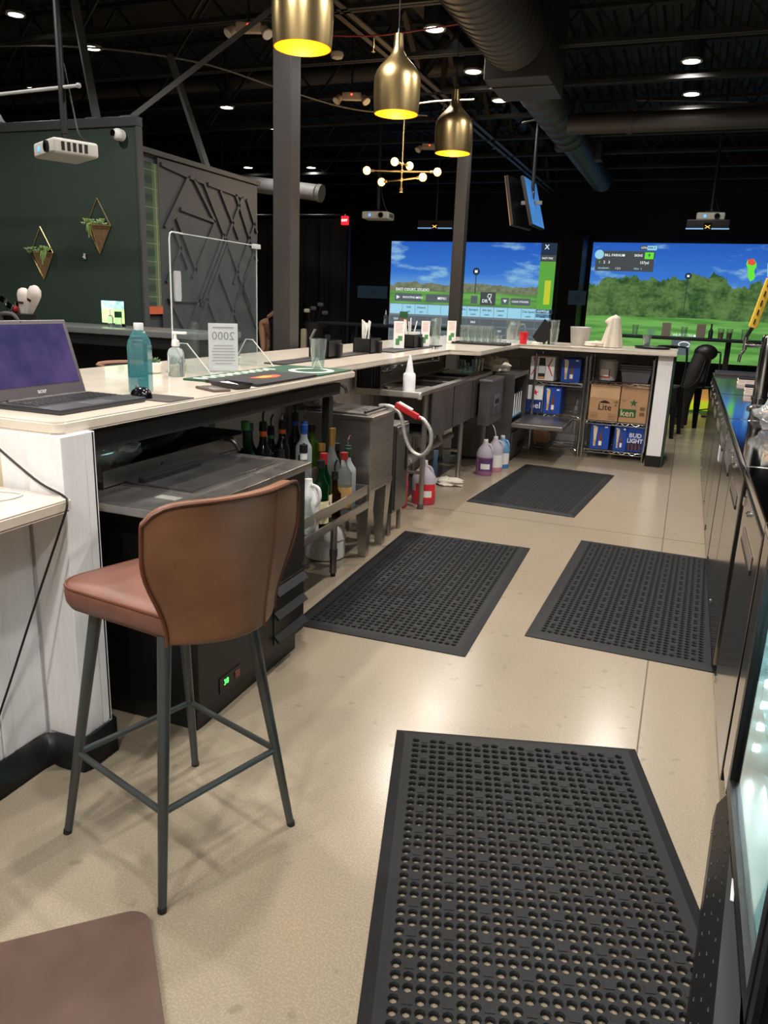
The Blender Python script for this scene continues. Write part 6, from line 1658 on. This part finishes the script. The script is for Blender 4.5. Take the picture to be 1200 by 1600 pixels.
MB().tube([(-.07, -.1, 1.2), (-.05, -.12, 1.24), (.05, -.12, 1.24), (.07, -.1, 1.2)], .014, 8, 3).build('handle', mat('grey_wheel'), gb)
HC = mat('white_headcover', (214, 206, 198), .5)
for (x_, y_), (a, c), L_, r_ in (((.05, 0), (.13, -.02), .24, .045), ((.0, .02), (.02, .0), .20, .042)):
    p0 = Vector((x_, y_, 1.2)); p1 = p0+Vector((a, c, L_))
    q_ = MB().lathe([(r_*.45, 0), (r_*.6, L_*.25), (r_*1.0, L_*.62), (r_*1.15, L_*.85), (r_*.95, L_*1.0), (r_*.4, L_*1.08)], n=16, sy=.75); q_.xf(Matrix.Translation(p0) @ Vector((0, 0, 1)).rotation_difference((p1-p0).normalized()).to_matrix().to_4x4()); h = q_.build('headcover', HC, gb)
    MB().cyl(p0+(p1-p0)*.55, p0+(p1-p0)*.62, r_*.80, r_*.84, 14).build('stripe', mat('dark_stripe', (60, 30, 34), .5), h)
for (x_, y_), (a, c), L_ in (((-.08, 0), (-.07, 0), .13), ((-.05, .03), (-.02, .02), .10), ((-.03, -.04), (.0, -.02), .09)):
    p0 = Vector((x_, y_, 1.2)); p1 = p0+Vector((a, c, L_))
    sft = MB().cyl(p0, p1, .006, n=8).build('shaft', CHROME, gb)
    MB().cbox(p1, (.05, .02, .045), .006, Matrix.Rotation(.5, 3, 'Y')).build('club_head', CHROME, sft)
MB().sph((-.02, -.03, 1.27), .028, n=10).build('red_cover', mat('red_cap'), gb)

GLD = mat('thin_brass_wire', (196, 170, 110), .3, .9, 0)
WOODP = mat('bronze_planter', (138, 110, 84), .4, .5, .2, 10, stretch=(8, 8, .6))
def planter(x, z, label, drop):
    t = thing('wall_planter', label, 'planter', (x, 4.995, z))
    w_, h1, h2, d_ = .112, .20, .195, .085
    A, B, T_, O, Cc = Vector((-w_, 0, 0)), Vector((w_, 0, 0)), Vector((0, 0, h2)), Vector((0, 0, -h1)), Vector((0, -d_, 0))
    b = MB(); b.poly([A, Cc, O]); b.poly([Cc, B, O]); b.poly([A, O, B]); b.poly([A-Vector((0, 0, .02)), B-Vector((0, 0, .02)), Cc-Vector((0, 0, .02))])
    b.build('cone', WOODP, t, False)
    for p, q in ((A, T_), (B, T_), (A, Cc), (Cc, B), (A, O), (B, O), (Cc, O)): MB().cyl(p+Vector((0, -.003, 0)), q+Vector((0, -.003, 0)), .0035, n=6).build('wire', GLD, t)
    pl_ = MB(); rnd = random.Random(int(x*100))
    LF = [mat('sage_leaf', (160, 182, 136), .6), mat('lime_leaf', (136, 164, 92), .6)]
    for k in range(26):
        c = Vector((rnd.uniform(-w_, w_)*.95, -rnd.uniform(.0, d_*.8), rnd.uniform(0, .04)))
        ro = MB()
        for j in range(5):
            a = j*1.256+k
            ro.cyl(c, c+Vector((math.cos(a)*.022, math.sin(a)*.020, .012)), .009, .002, n=5)
        ro.build('leaf_rosette', LF[k % 2], t)
    for k in range(4):
        xx = drop+.016*k; L_ = (.05, .09, .06, .04)[k]
        MB().tube([(xx, -d_*.55, .015), (xx+.004, -d_*.75, -.02), (xx, -d_*.7, -L_)], .005, 6, 3).build('trailing_stem', LF[1], t)
planter(-4.255, 1.888, 'brass and wood wall planter with succulents, upper right of two', -.06)
planter(-4.82, 1.684, 'brass and wood wall planter with trailing succulents, lower left of two', .04)
t = thing('wall_hook', 'tiny white hook on the green wall between the planters', 'hook', (-4.40, 4.99, 1.665))
MB().box(-.008, .008, -.006, .006, -.02, .02, .003).build('plate', WHITE_P, t); MB().cyl((0, -.006, -.01), (0, -.02, -.006), .004, n=8).build('peg', WHITE_P, t)

# guest side stools
for i, y_ in enumerate((3.02, 3.62)):
    t = thing('guest_stool', ('black stool with tan rim behind the water bottle', 'black stool behind the small succulent pot')[i], 'stool', (-2.86, y_, 0), R_(90))
    MB().box(-.19, .19, -.18, .18, .70, .76, .03).build('seat', BLACK_M, t)
    b = MB(); b.grid(lambda u, v: Vector((.20*math.sin(R_(-70+140*u)), .02+.20*math.cos(R_(-70+140*u)), .80+.22*v)), 16, 3); b.build('backrest', BLACK_P, t, solid=.02)
    MB().tube([(.20*math.sin(R_(-70+10*k)), .02+.2*math.cos(R_(-70+10*k)), 1.022) for k in range(15)], .012, 6).build('rim', mat('tan_rim', (150, 110, 90), .5), t)
    for a in (-1, 1):
        for c in (-1, 1): MB().cyl((a*.19, c*.19, 0), (a*.13, c*.13, .70), .012, .015, n=8).build('leg', BLACK_M, t)

# golf bag and seated guest in the far left background
gb = thing('golf_bag', 'black and cream golf bag standing right of the nearer column', 'golf bag', (-5.48, 11.2, 0), 0)
MB().lathe([(.13, 0), (.14, .02), (.13, .85), (.15, 1.05)], n=20).build('body', mat('charcoal_bag'), gb)
MB().box(-.16, -.06, -.16, -.08, .1, .95, .03).build('cream_panel', mat('cream_panel', (190, 176, 150), .6), gb)
for k, (x_, dx, L_) in enumerate(((-.06, -.05, .22), (-.02, .02, .26), (.04, .08, .32), (.08, .12, .2))):
    sft = MB().cyl((x_, 0, 1.0), (x_+dx, 0, 1.0+L_), .008, n=6).build('shaft', BLACK_M, gb)
    MB().cbox((x_+dx, -.02, 1.0+L_), (.10, .05, .06), .02).build('club_head', HC if k == 0 else mat('grey_wheel'), sft)
MB().bar((.02, -.15, .8), (.10, -.15, .95), .02, .06, up=(0, 1, 0)).build('white_stripe', WHITE_P, gb)
t = thing('tall_chair', 'tall black chair hidden behind the nearer column', 'chair', (-6.04, 11.35, 0), 0)
MB().box(-.20, .20, -.20, .20, .90, .95, .01).build('seat', BLACK_M, t)
MB().box(.17, .20, -.2, .2, .95, 1.35, .01).build('backrest', BLACK_M, t)
for a in (-.17, .17):
    for c in (-.17, .17): MB().cyl((a, c, 0), (a*.9, c*.9, .90), .015, n=8).build('leg', BLACK_M, t)
MB().box(-.34, -.18, -.15, .15, .44, .46).build('footrest', BLACK_M, t)
# body grown from a skeleton
def skinned(name, verts, edges, radii, root, m, parent, sub=2):
    me = bpy.data.meshes.new(name); me.from_pydata(verts, edges, [])
    o = bpy.data.objects.new(name, me); C.objects.link(o); o.parent = parent
    md = o.modifiers.new('skin', 'SKIN'); md.use_smooth_shade = True
    for i, r in enumerate(radii):
        sv = me.skin_vertices[0].data[i]; sv.radius = (r, r) if not isinstance(r, tuple) else r; sv.use_root = (i == root)
    md2 = o.modifiers.new('sub', 'SUBSURF'); md2.levels = sub; md2.render_levels = sub
    me.materials.append(m)
    return o
pn = thing('person', 'seated person in grey top and dark shorts with bare legs, behind the nearer column', 'person', (-6.04, 11.30, .95))
V = [(.04, 0, .09), (.05, 0, .30), (.05, 0, .50), (.04, 0, .60), (.02, 0, .68), (.0, 0, .78),
     (-.02, .09, .09), (-.38, .09, .06), (-.36, .08, -.38), (-.47, .08, -.45),
     (-.02, -.09, .09), (-.37, -.11, .06), (-.33, -.12, -.38), (-.44, -.13, -.45),
     (.03, .19, .48), (-.03, .24, .24), (-.22, .18, .14), (.03, -.19, .48), (-.03, -.24, .24), (-.22, -.18, .14)]
E_ = [(0, 1), (1, 2), (2, 3), (3, 4), (4, 5), (0, 6), (6, 7), (7, 8), (8, 9), (0, 10), (10, 11), (11, 12), (12, 13), (2, 14), (14, 15), (15, 16), (2, 17), (17, 18), (18, 19)]
RR = [.14, .13, .14, .06, .085, .09, .09, .058, .042, .035, .09, .058, .042, .035, .055, .042, .03, .055, .042, .03]
SKIN = mat('skin', (206, 160, 136), .55, 0, .04)
skinned('body', V, E_, RR, 0, SKIN, pn)
skinned('shirt', [(.04, 0, .12), (.05, 0, .30), (.05, 0, .50), (.03, .19, .48), (.0, .22, .34), (.03, -.19, .48), (.0, -.22, .34)], [(0, 1), (1, 2), (2, 3), (3, 4), (2, 5), (5, 6)], [.155, .148, .155, .07, .06, .07, .06], 0, mat('grey_shirt', (128, 126, 122), .85), pn)
skinned('shorts', [(.03, 0, .08), (-.02, .09, .09), (-.24, .09, .08), (-.02, -.09, .09), (-.24, -.10, .08)], [(0, 1), (1, 2), (0, 3), (3, 4)], [.15, .105, .09, .105, .09], 0, mat('dark_shorts', (24, 24, 28), .85), pn)
for s_ in (.08, -.13):
    MB().cbox((-.41, s_, -.46), (.24, .09, .075), .03, Matrix.Rotation(-.12, 3, 'Y')).build('shoe', mat('beige_shoe', (170, 150, 132), .7), pn)
MB().sph((.03, 0, .80), .105, (1, .95, 1.1), 16).build('hair', mat('brown_hair', (52, 38, 30), .7), pn)
MB().sph((-.105, 0, .755), .016, (1, 1, 1.3), 8).build('nose', SKIN, pn)
for s_ in (-1, 1): MB().sph((-.085, s_*.035, .785), .012, n=8).build('eye', mat('eye_white', (230, 230, 226), .3), pn)
MB().box(-.098, -.09, -.025, .025, .705, .712, .002).build('mouth', mat('lip', (150, 80, 76), .5), pn)
